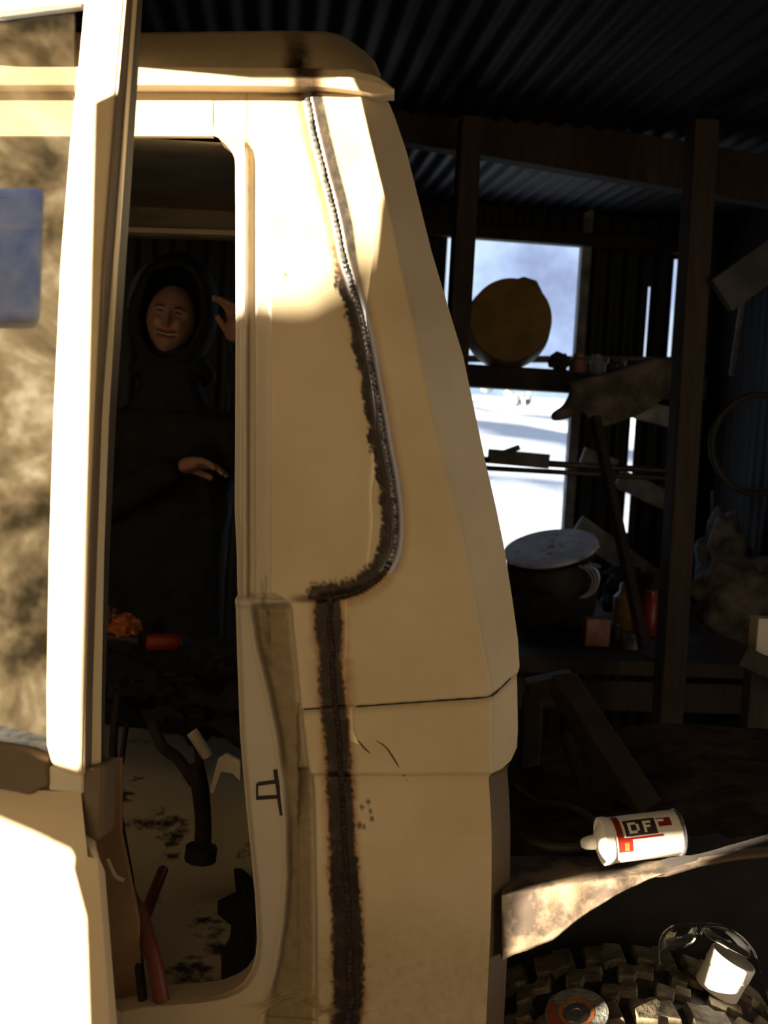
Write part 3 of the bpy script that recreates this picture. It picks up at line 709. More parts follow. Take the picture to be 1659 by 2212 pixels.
# painted marker sign on the jamb flange: two short bars against a long one
mb = MB()
def stroke(pts, w):
    P = [pw(x, y)+Vector((0, -.0012, 0)) for x, y in pts]
    for a_, b_ in zip(P, P[1:]): mb.plank(a_-(b_-a_)*.06, b_+(b_-a_)*.06, w, .001, (b_-a_).cross(Vector((0, 1, 0))))
stroke([(592, 1672), (594, 1690), (598, 1712), (601, 1738), (606, 1768)], .0062)
stroke([(594, 1697), (556, 1702)], .0058); stroke([(598, 1730), (553, 1733)], .0058); stroke([(552, 1703), (552, 1733)], .003)
mark = mb.out('marker_writing', M['rubber'])
under(truck, panel_o, o_j, o_r, o_l, o_l2, o_u, rail, gut, roof, w0, w1, w2, w3, gl_, gl2, mark)

# interior of the cab
mb = MB()
YF = 2.85
fz = at(400, 2190, YP).z
def ipt(px, py, Y): return at(px, py, Y)
# floor pan: rises from the sill to the far side as a transmission-humped grid
vs = []; fs = []; nx, ny = 60, 60
xl, xr = -1.6, .02
zs = at(400, 2195, YP).z; zfar = at(400, 1545, YF).z
for j in range(ny+1):
    for i in range(nx+1):
        x = xl+(xr-xl)*i/nx; Y = YP+.03+(YF-YP-.03)*j/ny; t = j/ny
        z = zs-.01+(zfar-zs)*sst(.25, .95, t)+.05*math.exp(-((t-.55)/.14)**2)+.012*noise.noise(Vector((x*5, Y*5, 0)))+.02*noise.noise(Vector((x*2, Y*2, 6)))
        vs.append(Vector((x, Y, z)))
for j in range(ny):
    for i in range(nx): a = j*(nx+1)+i; fs.append((a, a+1, a+nx+2, a+nx+1))
fl = mk('floor_pan', vs, fs, M['cream2'], smooth=True)
def floorz(x, Y):
    t = (Y-YP-.03)/(YF-YP-.03)
    return zs-.01+(zfar-zs)*sst(.25, .95, t)+.05*math.exp(-((t-.55)/.14)**2)+.012*noise.noise(Vector((x*5, Y*5, 0)))+.02*noise.noise(Vector((x*2, Y*2, 6)))
# dark hole cut away at the right of the floor: a flat black patch stands in for it
# far side: header, sill, pillars of the passenger door opening
hz0, hz1 = at(400, 455, YF).z, at(400, 522, YF).z
mb = MB(); mb.plank(Vector((-1.6, YF, (hz0+hz1)/2-.02)), Vector((-.12, YF, (hz0+hz1)/2+.02)), hz0-hz1, .05, (0, 0, 1)); hd = mb.out('far_header', M['lining'], bevel=.01)
mb = MB(); mb.plank(Vector((-1.6, YF-.03, hz1-.004)), Vector((-.12, YF-.03, hz1+.03)), .014, .02, (0, 0, 1)); hd2 = mb.out('far_header_lip', M['trimlight'], bevel=.003)
# headlining: ceiling under the roof skin
vs = []; fs = []; nx = 30; ny = 20
for j in range(ny+1):
    for i in range(nx+1):
        x = -1.7+1.6*i/nx; t = j/ny; Y = YP+.06+(YF-YP-.06)*t; zt0 = at(400, 280, YP).z; z = zt0+.03*math.sin(t*math.pi)+(hz0-zt0)*t
        vs.append(Vector((x, Y, z)))
for j in range(ny):
    for i in range(nx): a = j*(nx+1)+i; fs.append((a, a+1, a+nx+2, a+nx+1))
hl = mk('headlining', vs, fs, M['lining'], smooth=True)
mb = MB(); q0 = at(560, 300, 2.2); mb.prism([Vector((.0, YP+.09, fz-.1)), Vector((.0, YF, fz-.1)), Vector((-.12, YF, 2.0)), Vector((-.12, YP+.09, 2.0))], (.02, 0, 0)); bw = mb.out('rear_inner_panel', M['blackcloth'])
under(truck, fl, hd, hd2, hl, bw)
# gear lever, hand brake, seat frame tubes, cut hose, hinge bits
def ti(pts, r, name, m, Y=None, seg=10):
    P = spline([at(*p) for p in pts], 6); mb = MB(); mb.tube(P, r, seg); o = mb.out(name, m, smooth=True); under(truck, o); return o
ti([(432, 1850, 2.0), (436, 1780, 1.98), (428, 1700, 1.96), (418, 1655, 1.95)], .013, 'gear_lever', M['darkmetal'])
ti([(446, 1850, 2.02), (448, 1780, 2.0), (442, 1700, 1.99), (432, 1650, 1.98), (425, 1600, 1.97)], .008, 'transfer_lever', M['darkmetal'])
ti([(432, 1858, 1.985), (436, 1825, 1.985)], [.03]*6+[.018], 'lever_boot', M['rubber'])
ti([(414, 1580, 1.95), (422, 1592, 1.95), (448, 1632, 1.96)], .011, 'hand_brake', M['jamb'])
ti([(330, 1560, 2.2), (350, 1612, 2.15), (385, 1640, 2.1), (420, 1690, 2.05)], .012, 'linkage_rod', M['darkmetal'])
ti([(262, 1650, 2.35), (275, 1560, 2.4), (290, 1515, 2.4), (305, 1520, 2.4), (322, 1560, 2.38)], .006, 'seat_frame', M['darkmetal'])
ti([(255, 1500, 1.9), (245, 1600, 1.88), (248, 1700, 1.85), (262, 1800, 1.8), (280, 1900, 1.75), (292, 1990, 1.7), (302, 2100, 1.66), (310, 2180, 1.64)], .0075, 'cable', M['rubber'])
ti([(276, 1905, 1.72), (300, 1960, 1.70), (318, 2020, 1.67), (340, 2110, 1.645), (362, 2240, 1.63)], [.007]*6+[.012]*8+[.013]*11, 'hose', M['hose'])
ti([(352, 1880, 1.95), (330, 1935, 1.85), (310, 1990, 1.72)], .010, 'hose_branch', M['hose'])
# bracket plate at right of the levers
mb = MB(); mb.prism([at(x, y, 1.93) for x, y in ((470, 1640), (488, 1628), (520, 1645), (520, 1690), (502, 1672), (478, 1668), (462, 1715), (452, 1712))], (0, .01, 0)); br = mb.out('bracket', M['jamb'], bevel=.002)
# dark hole at the right of the floor, imitated by a flat black patch
def floor_patch(pts, name, m, Y0, Y1, lift=.004):
    P = []
    for x, y in pts:
        d = ray(x, y); lo, hi = YP+.04, YF-.02      # march the pixel ray to the floor
        for k in range(200):
            Y = lo+(hi-lo)*k/200; p = CAM+d*(Y/d.y)
            if p.z < floorz(p.x, Y)+lift: break
        P.append(p)
    return P
P = floor_patch([(522, 1880), (545, 1900), (552, 1990), (550, 2060), (532, 2120), (500, 2160), (472, 2165), (478, 2110), (478, 2060), (496, 2030), (500, 2000), (470, 1975), (470, 1950), (510, 1930), (505, 1880)], 'x', None, 0, 0)
mb = MB(); mb.prism(P, (0, 0, .004)); mt = mb.out('torn_mat', M['rubber']); 
P = floor_patch([(300, 1330), (300, 1330), (300, 1330)], 'x', None, 0, 0)
under(truck, br, mt)
# far sill and lower dark door card on the far side
mb = MB(); sz = at(400, 1545, YF).z; mb.prism([Vector((-1.6, YF, sz-.05)), Vector((.2, YF, sz-.05)), Vector((.2, YF, sz+.03)), Vector((-1.6, YF, sz+.03))], (0, .05, 0)); fs_ = mb.out('far_sill', M['lining'], bevel=.008)
# seat base: dark block in the middle behind the levers
mb = MB(); mb.blob(at(370, 1470, 2.5), .30, .16, .10, .18, 2.2, 5, 36); mb.blob(at(480, 1500, 2.45), .16, .12, .10, .22, 3, 15, 30); mb.blob(at(250, 1450, 2.5), .16, .12, .09, .22, 3, 25, 30); st = mb.out('seat_base', M['blackcloth'], smooth=True)
mb = MB()
for k in range(14):
    q = at(230+k*22, 1495+random.randint(-60, 60), 2.3+random.random()*.1); mb.blob(q, .03+random.random()*.03, .03, .012+random.random()*.018, .4, 4, k, 8)
st2 = mb.out('seat_stuffing', M['blackcloth'], smooth=True)
under(truck, fs_, st)
st2.parent = st; st2.matrix_parent_inverse = st.matrix_world.inverted()
# tools lying on the seat base
mb = MB(); mb.lathe([(0, .012), (.005, .018), (.06, .018), (.075, .008)], at(316, 1388, 2.3), (1, .1, .05), 16); tag(mb.out('torch', M['red'], smooth=True), 'small red cylinder lying on the dark seat base', 'tool')
mb = MB(); mb.blob(at(270, 1352, 2.3), .032, .03, .026, .25, 3, 4, 14); tag(mb.out('glove', M['orange'], smooth=True), 'crumpled orange glove on the dark seat base by the door edge', 'glove')
mb = MB(); mb.blob(at(236, 1345, 2.34), .022, .02, .034, .3, 3, 8, 14); tag(mb.out('rag', M['dullred'], smooth=True), 'dull pinkish rag left of the orange glove', 'rag')
mb = MB(); mb.tube([at(225, 1376, 2.28), at(262, 1380, 2.28), at(298, 1385, 2.28)], .009, 10); tag(mb.out('screwdriver', M['darkmetal'], smooth=True), 'dark ribbed tool handle lying under the orange glove', 'tool')

# ---- the door, ajar
YD = 1.40
hx = -1.32
def dpt(px, py, off=0):                              # point of a pixel on the door's own plane
    fx = at(225, 900, YD).x; n = Vector((YP-YD, -(hx-fx)*-1, 0))
    # plane through (fx,YD) and (hx,YP)
    tdir = Vector((fx-hx, YD-YP, 0)).normalized(); nrm = Vector((tdir.y, -tdir.x, 0))
    if nrm.y > 0: nrm = -nrm
    p0 = Vector((fx, YD, 0))+nrm*off
    d = ray(px, py); t = (p0-CAM).dot(nrm)/d.dot(nrm); return CAM+d*t
tdir = Vector((at(225, 900, YD).x-hx, YD-YP, 0)).normalized(); dn = Vector((tdir.y, -tdir.x, 0)); dn = dn if dn.y < 0 else -dn
door = bpy.data.objects.new('door', None); C.objects.link(door); door.location = (hx, YP, 1.2); under(truck, door)
# rear window bar
def dquad(pts, off, th, name, m, bevel=.004, par=None):
    mb = MB(); mb.prism([dpt(x, y, off) for x, y in pts], -dn*th); o = mb.out(name, m, bevel=bevel); return o
barR = [(272, -60), (268, 0), (247, 240), (222, 560), (205, 900), (192, 1200), (184, 1500), (180, 1660)]
barL = [(182, -60), (178, 20), (165, 160), (150, 290), (128, 560), (112, 900), (102, 1200), (97, 1500), (98, 1610), (108, 1650), (125, 1668)]
frame = dquad(barR+[(178, 1682)]+barL[::-1], .012, .02, 'window_frame', M['paint_plain'], .006)
tf = dquad([(182, -230), (182, 4), (120, 10), (0, 24), (-300, 20), (-1000, 30), (-1000, -180), (-500, -200), (0, -230)], .012, .02, 'window_frame_top', M['paint_plain'], .005)
ts = dquad([(178, 4), (178, 15), (0, 38), (-300, 32), (-1000, 42), (-1000, 30), (-300, 20), (0, 24)], .008, .012, 'window_seal', M['rubber'], .002)
gls = dquad([(160, 14), (160, 200), (140, 560), (106, 1300), (110, 1665), (-1000, 1560), (-1000, 60), (-300, 40), (0, 28)], -.002, .004, 'window_glass', M['glass'], 0)
# dark return of the door edge
def edge_strip(L, Rr, off0, off1, name, m):
    vs = []; fs = []
    for (y, xl_), (y2, xr_) in zip(L, Rr):
        vs += [dpt(xl_, y, off0), dpt(xr_, y2, off1)]
    for i in range(len(L)-1): fs.append((2*i, 2*i+1, 2*i+3, 2*i+2))
    o = mk(name, vs, fs, m, smooth=False); s_ = o.modifiers.new('solid', 'SOLIDIFY'); s_.thickness = .006; s_.offset = 0; return o
ys = [-60, 0, 240, 560, 900, 1200, 1500, 1660]
eL = [(y, interp([(b, a) for a, b in barR], y)) for y in ys]
w1_ = [(-60, 287), (0, 283), (240, 266), (560, 242), (900, 217), (1200, 207), (1500, 198), (1660, 196)]
w2_ = [(-60, 298), (0, 292), (240, 274), (560, 252), (900, 232), (1200, 222), (1500, 217), (1660, 216)]
w3_ = [(-60, 307), (0, 303), (240, 289), (560, 268), (900, 246), (1200, 232), (1500, 222), (1660, 221)]
e1 = edge_strip(eL, w1_, .010, -.006, 'door_edge', M['seal'])
e2 = edge_strip(w1_, w2_, -.004, -.014, 'edge_bead', M['trimlight'])
e3 = edge_strip(w2_, w3_, -.016, -.035, 'edge_seal', M['rubber'])
low = dquad([(180, 1655), (222, 1655), (222, 1700), (214, 1820), (178, 1805), (172, 1790)], .004, .045, 'latch_edge', M['seal'], .006)
g_ = dpt(15, 570); dd_ = ray(15, 570); rf_ = (dd_-dn*2*dd_.dot(dn)).normalized()
g2_ = dpt(-60, 570); d2_ = ray(-60, 570); r2_ = (d2_-dn*2*d2_.dot(dn)).normalized(); b2_ = g2_+r2_*3.2
bb = g_+rf_*3.2; ht_ = (dpt(15, 420)+(ray(15, 420)-dn*2*ray(15, 420).dot(dn)).normalized()*3.2).z; hb_ = (dpt(15, 710)+(ray(15, 710)-dn*2*ray(15, 710).dot(dn)).normalized()*3.2).z
wx_ = (b2_-bb).normalized(); cc_ = bb+wx_*.12
mb = MB(); mb.box(Vector((cc_.x, cc_.y, (ht_+hb_)/2)), .5, .3, ht_-hb_, wx_, rf_.cross(Vector((0, 0, 1))).cross(Vector((0, 0, 1))).normalized())
pb_ = MB()
for sx_ in (.02, .21): pb_.plank(Vector((cc_.x, cc_.y, 0))+wx_*sx_, Vector((cc_.x, cc_.y, hb_+.05))+wx_*sx_, .04, .04)
M['tarp'] = mat('blue_tarp', (.30, .38, .60), (.62, .64, .72), 5, .6, bump=.5)
bo_ = tag(mb.out('blue_board', M['tarp'], bevel=.03), 'blue board on two posts outdoors, mirrored in the door glass', 'board')
under(bo_, pb_.out('posts', M['wood']))
# belt shoulder and lower skin
sk = MB(); rows = [([(-1000, 1585), (-500, 1640), (0, 1708), (72, 1722), (82, 1710), (180, 1712), (180, 1790)], -.012)]
L0 = [(-1000, 1560), (-400, 1630), (0, 1700), (60, 1716), (75, 1706), (175, 1712), (178, 1800), (206, 1818)]
L1 = [(-1000, 1600), (-400, 1700), (0, 1802), (60, 1818), (120, 1834), (190, 1850), (200, 1852), (212, 1856)]
L2 = [(-1000, 1640), (-400, 1735), (0, 1835), (60, 1850), (120, 1866), (190, 1884), (206, 1888), (214, 1892)]
L3 = [(-1000, 2600), (-400, 2600), (0, 2600), (60, 2600), (120, 2600), (200, 2600), (250, 2600), (262, 2600)]
prof = [(L0, -.03), (L0, .004), (L1, .032), (L2, .036), ([(x3*.5+x2*.5+(0 if i < 7 else 2), 2230) for i, ((x3, _), (x2, __)) in enumerate(zip(L3, L2))], .036), (L3, .03)]
vs = []; fs = []
for Lr, off in prof:
    for (x, y) in Lr: vs.append(dpt(x, y, off))
n = 8
for j in range(len(prof)-1):
    for i in range(n-1): a = j*n+i; fs.append((a, a+1, a+n+1, a+n))
skin = mk('door_skin', vs, fs, M['paint_plain'], smooth=False)
bm = bmesh.new(); bm.from_mesh(skin.data); bmesh.ops.recalc_face_normals(bm, faces=bm.faces); bm.to_mesh(skin.data); bm.free()
s_ = skin.modifiers.new('solid', 'SOLIDIFY'); s_.thickness = .018; s_.offset = -1 if skin.data.polygons[10].normal.y < 0 else 1
bv = skin.modifiers.new('bevel', 'BEVEL'); bv.width = .006; bv.segments = 3; bv.limit_method = 'ANGLE'
for o in (skin,):
    for p in o.data.polygons: p.use_smooth = True
bs = dquad([(-1000, 1480), (-400, 1545), (0, 1612), (60, 1622), (100, 1640), (104, 1700), (85, 1704), (66, 1718), (0, 1706), (-400, 1640), (-1000, 1570)], .010, .02, 'belt_seal', M['seal'], .004)
jb = dquad([(104, 1655), (180, 1668), (180, 1716), (104, 1708)], .006, .03, 'frame_foot', M['jamb'], .004)
# inner door pressing seen below the latch
ip = MB(); ip.prism([at(x, y, 1.66) for x, y in ((215, 1640), (262, 1640), (262, 1800), (300, 1990), (315, 2260), (225, 2260), (208, 1860))], (0, .012, 0)); inn = ip.out('sill_return', M['rust'], bevel=.002)
M['tanpaint'] = mat('tan_inner_paint', (.30, .17, .085), (.42, .26, .14), 4, .6)
inn.data.materials[0] = M['tanpaint']
hk = MB(); hk.tube(spline([at(x, y, 1.64) for x, y in ((231, 1855), (236, 1865), (243, 1882), (252, 1895), (268, 1902))], 5), .0035, 8); hko = hk.out('wire_hook', M['trimlight'], smooth=True)
under(door, frame, tf, ts, gls, e1, e2, e3, low, skin, bs, jb)
under(truck, inn, hko)

# ---- rear: wheel arch, chassis rail, wheel
arc = [(1086, 2075), (1110, 2062), (1150, 2050), (1200, 2028), (1240, 1995), (1280, 1965), (1330, 1935), (1400, 1900), (1450, 1882), (1510, 1864), (1590, 1850), (1700, 1838), (1900, 1850)]
topa = [(1086, 1850), (1150, 1848), (1250, 1850), (1350, 1852), (1450, 1842), (1560, 1825), (1700, 1815), (1900, 1830)]
vs = []; fs = []; nx = 90; ny = 24
A_ = []
for i in range(nx+1):
    x = 1084+(1900-1084)*i/nx; yb = interp(arc, x); yt = interp(topa, x)
    for j in range(ny+1):
        t = j/ny; y = yb+(yt-yb)*t; yl = interp([(1084, 1932), (1250, 1908), (1500, 1878), (1900, 1860)], x)
        if y >= yl: p = at(x, y, 1.605+.006*noise.noise(Vector((x*.02, y*.02, 0))))
        else:
            zc_ = at(x, min(yl, yb), 1.605).z; d_ = ray(x, y); p = CAM+d_*((zc_-CAM.z)/d_.z)
        vs.append(p)
        if j == ny: A_.append(p)
for i in range(nx):
    for j in range(ny): a = i*(ny+1)+j; fs.append((a, a+ny+1, a+ny+2, a+1))
arch = mk('wheel_arch', vs, fs, M['archm'], smooth=True); s_ = arch.modifiers.new('solid', 'SOLIDIFY'); s_.thickness = .006
# under the arch: a dark inner liner that recedes
vs = []; fs = []
for i in range(nx+1):
    x = 1084+(1900-1084)*i/nx; yb = interp(arc, x)
    p = at(x, yb, 1.607)
    for k in range(5): vs.append(p+Vector((0, .34*k/4, -.01*k/4)))
    vs.append(Vector((p.x, p.y+.34, .1)))
for i in range(nx):
    for j in range(5): a = i*6+j; fs.append((a, a+6, a+7, a+1))
liner = mk('arch_liner', vs, fs, M['rubber'], smooth=True)
# deck behind the arch where the can lies
vs = []; fs = []
for i in range(21):
    p = A_[min(nx, int(i*nx/19))]+Vector((.1*(i == 20), 0, 0)); x = i*50
    for k in range(9): vs.append(p+Vector((0, .7*k/8, .006*noise.noise(Vector((x*.05, k, 0))) if k else 0)))
for i in range(20):
    for j in range(8): a = i*9+j; fs.append((a, a+9, a+10, a+1))
M['deckm'] = mat('dusty_dark_deck', (.016, .010, .007), (.05, .034, .022), 16, .95, 0, .6, spec=.1)
deck = mk('inner_deck', vs, fs, M['deckm'], smooth=True)
# chassis member, diagonal stay and thin stay
mb = MB(); mb.plank(at(1215, 1475, 2.25), at(1425, 1800, 1.85), .055, .05, X0); d1_ = mb.out('diagonal_stay', M['rust'], bevel=.004)
M['dullstay'] = mat('dull_brown_metal', (.022, .016, .010), (.04, .03, .02), 9, .7)
d1_.data.materials[0] = M['dullstay']
mb = MB(); mb.plank(at(1222, 1590, 2.2), at(1272, 1735, 2.0), .02, .02, X0); d2_ = mb.out('thin_stay', M['dullstay'], bevel=.003)
mb = MB(); mb.plank(at(1140, 1500, 2.3), at(1240, 1478, 2.3), .06, .06, (0, 0, 1)); mb.plank(at(1150, 1500, 2.3), at(1140, 1700, 2.2), .04, .05, X0); d3_ = mb.out('cross_member', M['dullstay'], bevel=.004)
under(truck, arch, liner, deck, d1_, d2_, d3_)
# wheel
wc = at(1400, 2040, 1.77); WRAD = .42; ztop = at(1400, 2042, 1.90).z
wc = Vector((wc.x, 1.775, ztop-WRAD)); 
wheel = bpy.data.objects.new('rear_wheel', None); C.objects.link(wheel); wheel.location = wc; under(truck, wheel)
mb = MB(); hw = .135
mb.lathe([(-hw, .22), (-hw-.01, .30), (-hw+.005, WRAD-.035), (-hw+.02, WRAD-.014), (0, WRAD-.010), (hw-.02, WRAD-.014), (hw-.005, WRAD-.035), (hw+.01, .30), (hw, .22)], wc, (0, 1, 0), 96)
tc_ = mb.out('tyre', M['rubber'], smooth=True)
mb = MB(); NB = 29
def tb(poly, a0, h=.013):                              # tread block: polygon in (angle step, across) wrapped round the tyre
    n = len(poly); vs = []
    for lev in (0, 1):
        sc_ = 1.0 if lev == 0 else .9
        cx_ = sum(p[0] for p in poly)/n; cy_ = sum(p[1] for p in poly)/n
        for (u_, w_) in poly:
            u2 = cx_+(u_-cx_)*sc_; w2 = cy_+(w_-cy_)*sc_
            r = WRAD-.016+(h+.004)*lev; th = a0+u2*2*math.pi/NB
            vs.append(wc+Vector((math.sin(th)*r, w2, math.cos(th)*r)))
    fs = [tuple(range(n)), tuple(range(n, 2*n))[::-1]]+[(i, n+i, n+(i+1) % n, (i+1) % n) for i in range(n)]
    mb.add(vs, fs)
for k in range(NB):
    a0 = 2*math.pi*k/NB
    tb([(.02, .070), (.30, .062), (.36, .052), (.62, .066), (.84, .058), (.86, .128), (.5, .134), (.45, .122), (.04, .128)], a0)
    tb([(.50, .006), (.80, .000), (.92, .022), (1.22, .014), (1.34, .048), (1.05, .056), (.98, .044), (.66, .056), (.55, .036)], a0)
    tb([(.04, -.056), (.34, -.064), (.46, -.040), (.76, -.048), (.86, -.014), (.58, -.006), (.5, -.02), (.18, -.008), (.08, -.03)], a0)
    tb([(.52, -.128), (.9, -.134), (.95, -.122), (1.36, -.128), (1.34, -.062), (1.1, -.070), (1.0, -.056), (.74, -.066), (.54, -.058)], a0)
trd = mb.out('tread', M['tyre'], bevel=.0015)
mb = MB(); mb.lathe([(-.10, .001), (-.10, .08), (-.08, .17), (-.12, .215), (.12, .22)], wc, (0, 1, 0), 48); rim = mb.out('rim', M['rust'], smooth=True)
for o in (tc_, trd, rim): under(wheel, o)
def treadz(x, y=0): return wc.z+math.sqrt(max(0, (WRAD+.001)**2-(x-wc.x)**2))
def treadhit(px, py):
    d = ray(px, py)
    for k in range(600):
        Y = 1.645+k*.001; p = CAM+d*(Y/d.y)
        if p.z < treadz(p.x): return p
    return p

# cable loops by the can
mb = MB(); mb.tube(spline([at(x, y, Y) for x, y, Y in ((1110, 1700, 2.0), (1160, 1735, 1.95), (1230, 1742, 1.9), (1282, 1775, 1.85), (1290, 1812, 1.78), (1250, 1830, 1.72), (1180, 1828, 1.72), (1120, 1805, 1.75))], 8), .0075, 8)
tag(mb.out('cable', M['rubber'], smooth=True), 'black cable looped on the deck between the cab corner and the spray can', 'cable')

# ------------------------------------------------------------------ spray can
YC = 1.68
pA = at(1302, 1817, YC-.045); pB = at(1466, 1797, YC-.03)
axc = (pB-pA).normalized(); Lc = .155; rc = .0345
axc = Vector((axc.x, axc.y*1.0, axc.z)).normalized(); L3_ = (pB-pA).length
can = thing('spray_can', pA, 'white aerosol spray can with red lettering lying on the metal deck', 'spray can')
def canmat():
    m = bpy.data.materials.new('can_label'); m.use_nodes = True; b = m.node_tree.nodes['Principled BSDF']
    b.inputs['Base Color'].default_value = (.74, .70, .62, 1); b.inputs['Roughness'].default_value = .3; return m
mb = MB(); mb.lathe([(.004, rc*.98), (.008, rc), (L3_-.006, rc), (L3_-.002, rc*.97), (L3_, rc*.9), (L3_-.004, .002)], pA, axc, 64); c1 = mb.out('can_body', canmat(), smooth=True)
mb = MB(); mb.lathe([(L3_-.006, rc*1.01), (L3_-.003, rc*1.045), (L3_, rc*1.02), (L3_+.001, rc*.94)], pA, axc, 64); c2 = mb.out('base_rim', M['steel'], smooth=True)
mb = MB(); mb.lathe([(.010, rc*1.02), (.003, rc*1.06), (-.003, rc*1.05), (-.004, rc*.98), (.002, rc*.92), (-.004, rc*.72), (-.010, rc*.5), (-.013, rc*.3), (-.013, .001)], pA, axc, 64); c3 = mb.out('collar', M['white'], smooth=True)
mb = MB(); mb.lathe([(-.010, .0115), (-.022, .0105), (-.030, .0085), (-.034, .006), (-.035, .001)], pA, (axc+Vector((0, 0, 0))).normalized(), 32); c4 = mb.out('nozzle', M['white'], smooth=True)
# lettering: raised paint on the label, wrapped on the cylinder. direction facing camera/up
tocam = (CAM-pA); e_up = (Vector((0, 0, 1))-axc*axc.z).normalized(); e_fr = axc.cross(e_up); e_fr = e_fr if e_fr.dot(tocam) > 0 else -e_fr
def cp(l, th, lift=.0004): return pA+axc*l+(e_fr*math.cos(th)+e_up*math.sin(th))*(rc+lift)
def patch(l0, l1, t0, t1, mbx, lift=.0004):
    n = 8; vs = []; fs = []
    for i in range(n+1):
        t = t0+(t1-t0)*i/n; vs += [cp(l0, t, lift), cp(l1, t, lift), cp(l1, t, lift-.0006), cp(l0, t, lift-.0006)]
    for i in range(n): 
        a = i*4; fs += [(a, a+1, a+5, a+4), (a+1, a+2, a+6, a+5), (a+3, a, a+4, a+7)]
    mbx.add(vs, fs)
L_ = L3_
mb = MB()
patch(.014, .024, R_(18), R_(100), mb); patch(.014, .036, R_(-12), R_(18), mb); patch(.020, L_*.70, R_(18), R_(24), mb); patch(L_*.66, L_*.84, R_(42), R_(66), mb)
c5 = mb.out('red_print', M['red'])
mb = MB(); patch(.028, L_*.64, R_(26), R_(70), mb, .0003); c6 = mb.out('dark_print', M['darkmetal'])
mb = MB()
def letter(l0, segs, lift=.0008):
    for a_, b_, c_, d_ in segs: patch(l0+a_, l0+b_, R_(c_), R_(d_), mb, lift)
letter(.034, [(0, .004, 32, 62), (.004, .013, 32, 39), (.004, .013, 55, 62), (.013, .017, 38, 56)])        # D
letter(.058, [(0, .004, 32, 62), (.004, .013, 55, 62), (.004, .011, 44, 50)])                              # F
letter(.078, [(0, .004, 32, 62), (.004, .014, 55, 62), (.004, .012, 32, 39)])
c7 = mb.out('white_print', M['white'])
mb = MB(); patch(.024, .031, R_(-8), R_(12), mb, .0007); c8 = mb.out('warning_square', M['orange'])
under(can, c1, c2, c3, c4, c5, c6, c7, c8)

# ------------------------------------------------------------------ things on the tyre
# roll of tape / small tin
p = treadhit(1546, 2138); nrm = Vector((p.x-wc.x, 0, p.z-wc.z)).normalized()
nrm = (nrm+Vector((.12, -.02, 0))).normalized()
tin = thing('plastic_tub', p, 'small white round tub with a grey lid standing on the tyre tread', 'tub')
r = .0385
mb = MB(); mb.lathe([(0, r*.94), (.002, r), (.038, r), (.038, r*.97), (.041, r*.97)], p, nrm, 56); t1 = mb.out('tub_body', M['white'], smooth=True)
mb = MB(); mb.lathe([(.041, r*.9), (.041, r*1.03), (.063, r*1.03), (.065, r*.99), (.065, .001)], p, nrm, 56); t2 = mb.out('tub_lid', M['white'], smooth=True)
M['greylid'] = mat('grey_lid_top', (.22, .20, .17), (.30, .27, .22), 20, .7)  # lid top greyed in colour where the low sun misses it
mb = MB(); mb.lathe([(.0651, .001), (.0651, r*.92), (.0658, r*.92), (.0658, .001)], p, nrm, 48); t3 = mb.out('lid_label', M['greylid'])
under(tin, t1, t2, t3)
# safety glasses
gg = thing('safety_glasses', treadhit(1470, 2080), 'clear plastic safety glasses lying on the tyre around the white tub', 'safety glasses')
top_ = [(1424, 2070), (1426, 2030), (1440, 2008), (1470, 1994), (1510, 1994), (1560, 2000), (1600, 2022), (1625, 2050), (1634, 2070)]
def gp_(x, y, lift=.012):
    q = treadhit(x, y); return q+Vector((0, 0, lift))
yg = 1.74
def gq(x, y, dy=0): return at(x, y, yg+dy)
mb = MB(); mb.tube(spline([gq(x, y) for x, y in top_], 6), .0022, 8); g1_ = mb.out('brow_frame', M['clear'], smooth=True)
def lens(pts, name):
    P = [Vector((x, y, 0)) for x, y in pts]; P = spline(P+[P[0]], 5)[:-1]; cx_ = sum(p.x for p in P)/len(P); cy_ = sum(p.y for p in P)/len(P)
    vs = []; fs = []; L = 5; n = len(P)
    for j in range(L+1):
        for q in P:
            r_ = j/L; vs.append(gq(cx_+(q.x-cx_)*r_, cy_+(q.y-cy_)*r_, -.008*(1-r_*r_)))
    for j in range(L):
        for i in range(n): fs.append((j*n+i, j*n+(i+1) % n, (j+1)*n+(i+1) % n, (j+1)*n+i))
    o = mk(name, vs, fs, M['clear'], smooth=True); s_ = o.modifiers.new('solid', 'SOLIDIFY'); s_.thickness = .0018
    return o
l1 = lens([(1430, 2055), (1430, 2028), (1445, 2008), (1475, 1998), (1502, 2002), (1504, 2025), (1490, 2042), (1460, 2052)], 'lens')
l2 = lens([(1520, 2000), (1560, 2003), (1598, 2022), (1622, 2052), (1618, 2070), (1590, 2060), (1555, 2040), (1525, 2022)], 'lens')
mb = MB(); mb.tube(spline([gq(1424, 2070), gq(1428, 2090, -.01), gq(1445, 2120, -.04), gq(1470, 2150, -.07), gq(1495, 2190, -.1), gq(1520, 2240, -.13)], 6), .0016, 8); g3_ = mb.out('temple_arm', M['clear'], smooth=True)
mb = MB(); mb.tube(spline([gq(1634, 2068), gq(1645, 2100, -.02), gq(1662, 2160, -.06), gq(1680, 2240, -.1)], 6), .0016, 8); g4_ = mb.out('temple_arm', M['clear'], smooth=True)
mb = MB(); mb.tube(spline([gq(1502, 2002), gq(1506, 2014, -.006), gq(1514, 2016, -.006), gq(1520, 2004)], 6), .0022, 8); g5_ = mb.out('nose_bridge', M['clear'], smooth=True)
under(gg, g1_, l1, l2, g3_, g4_, g5_)
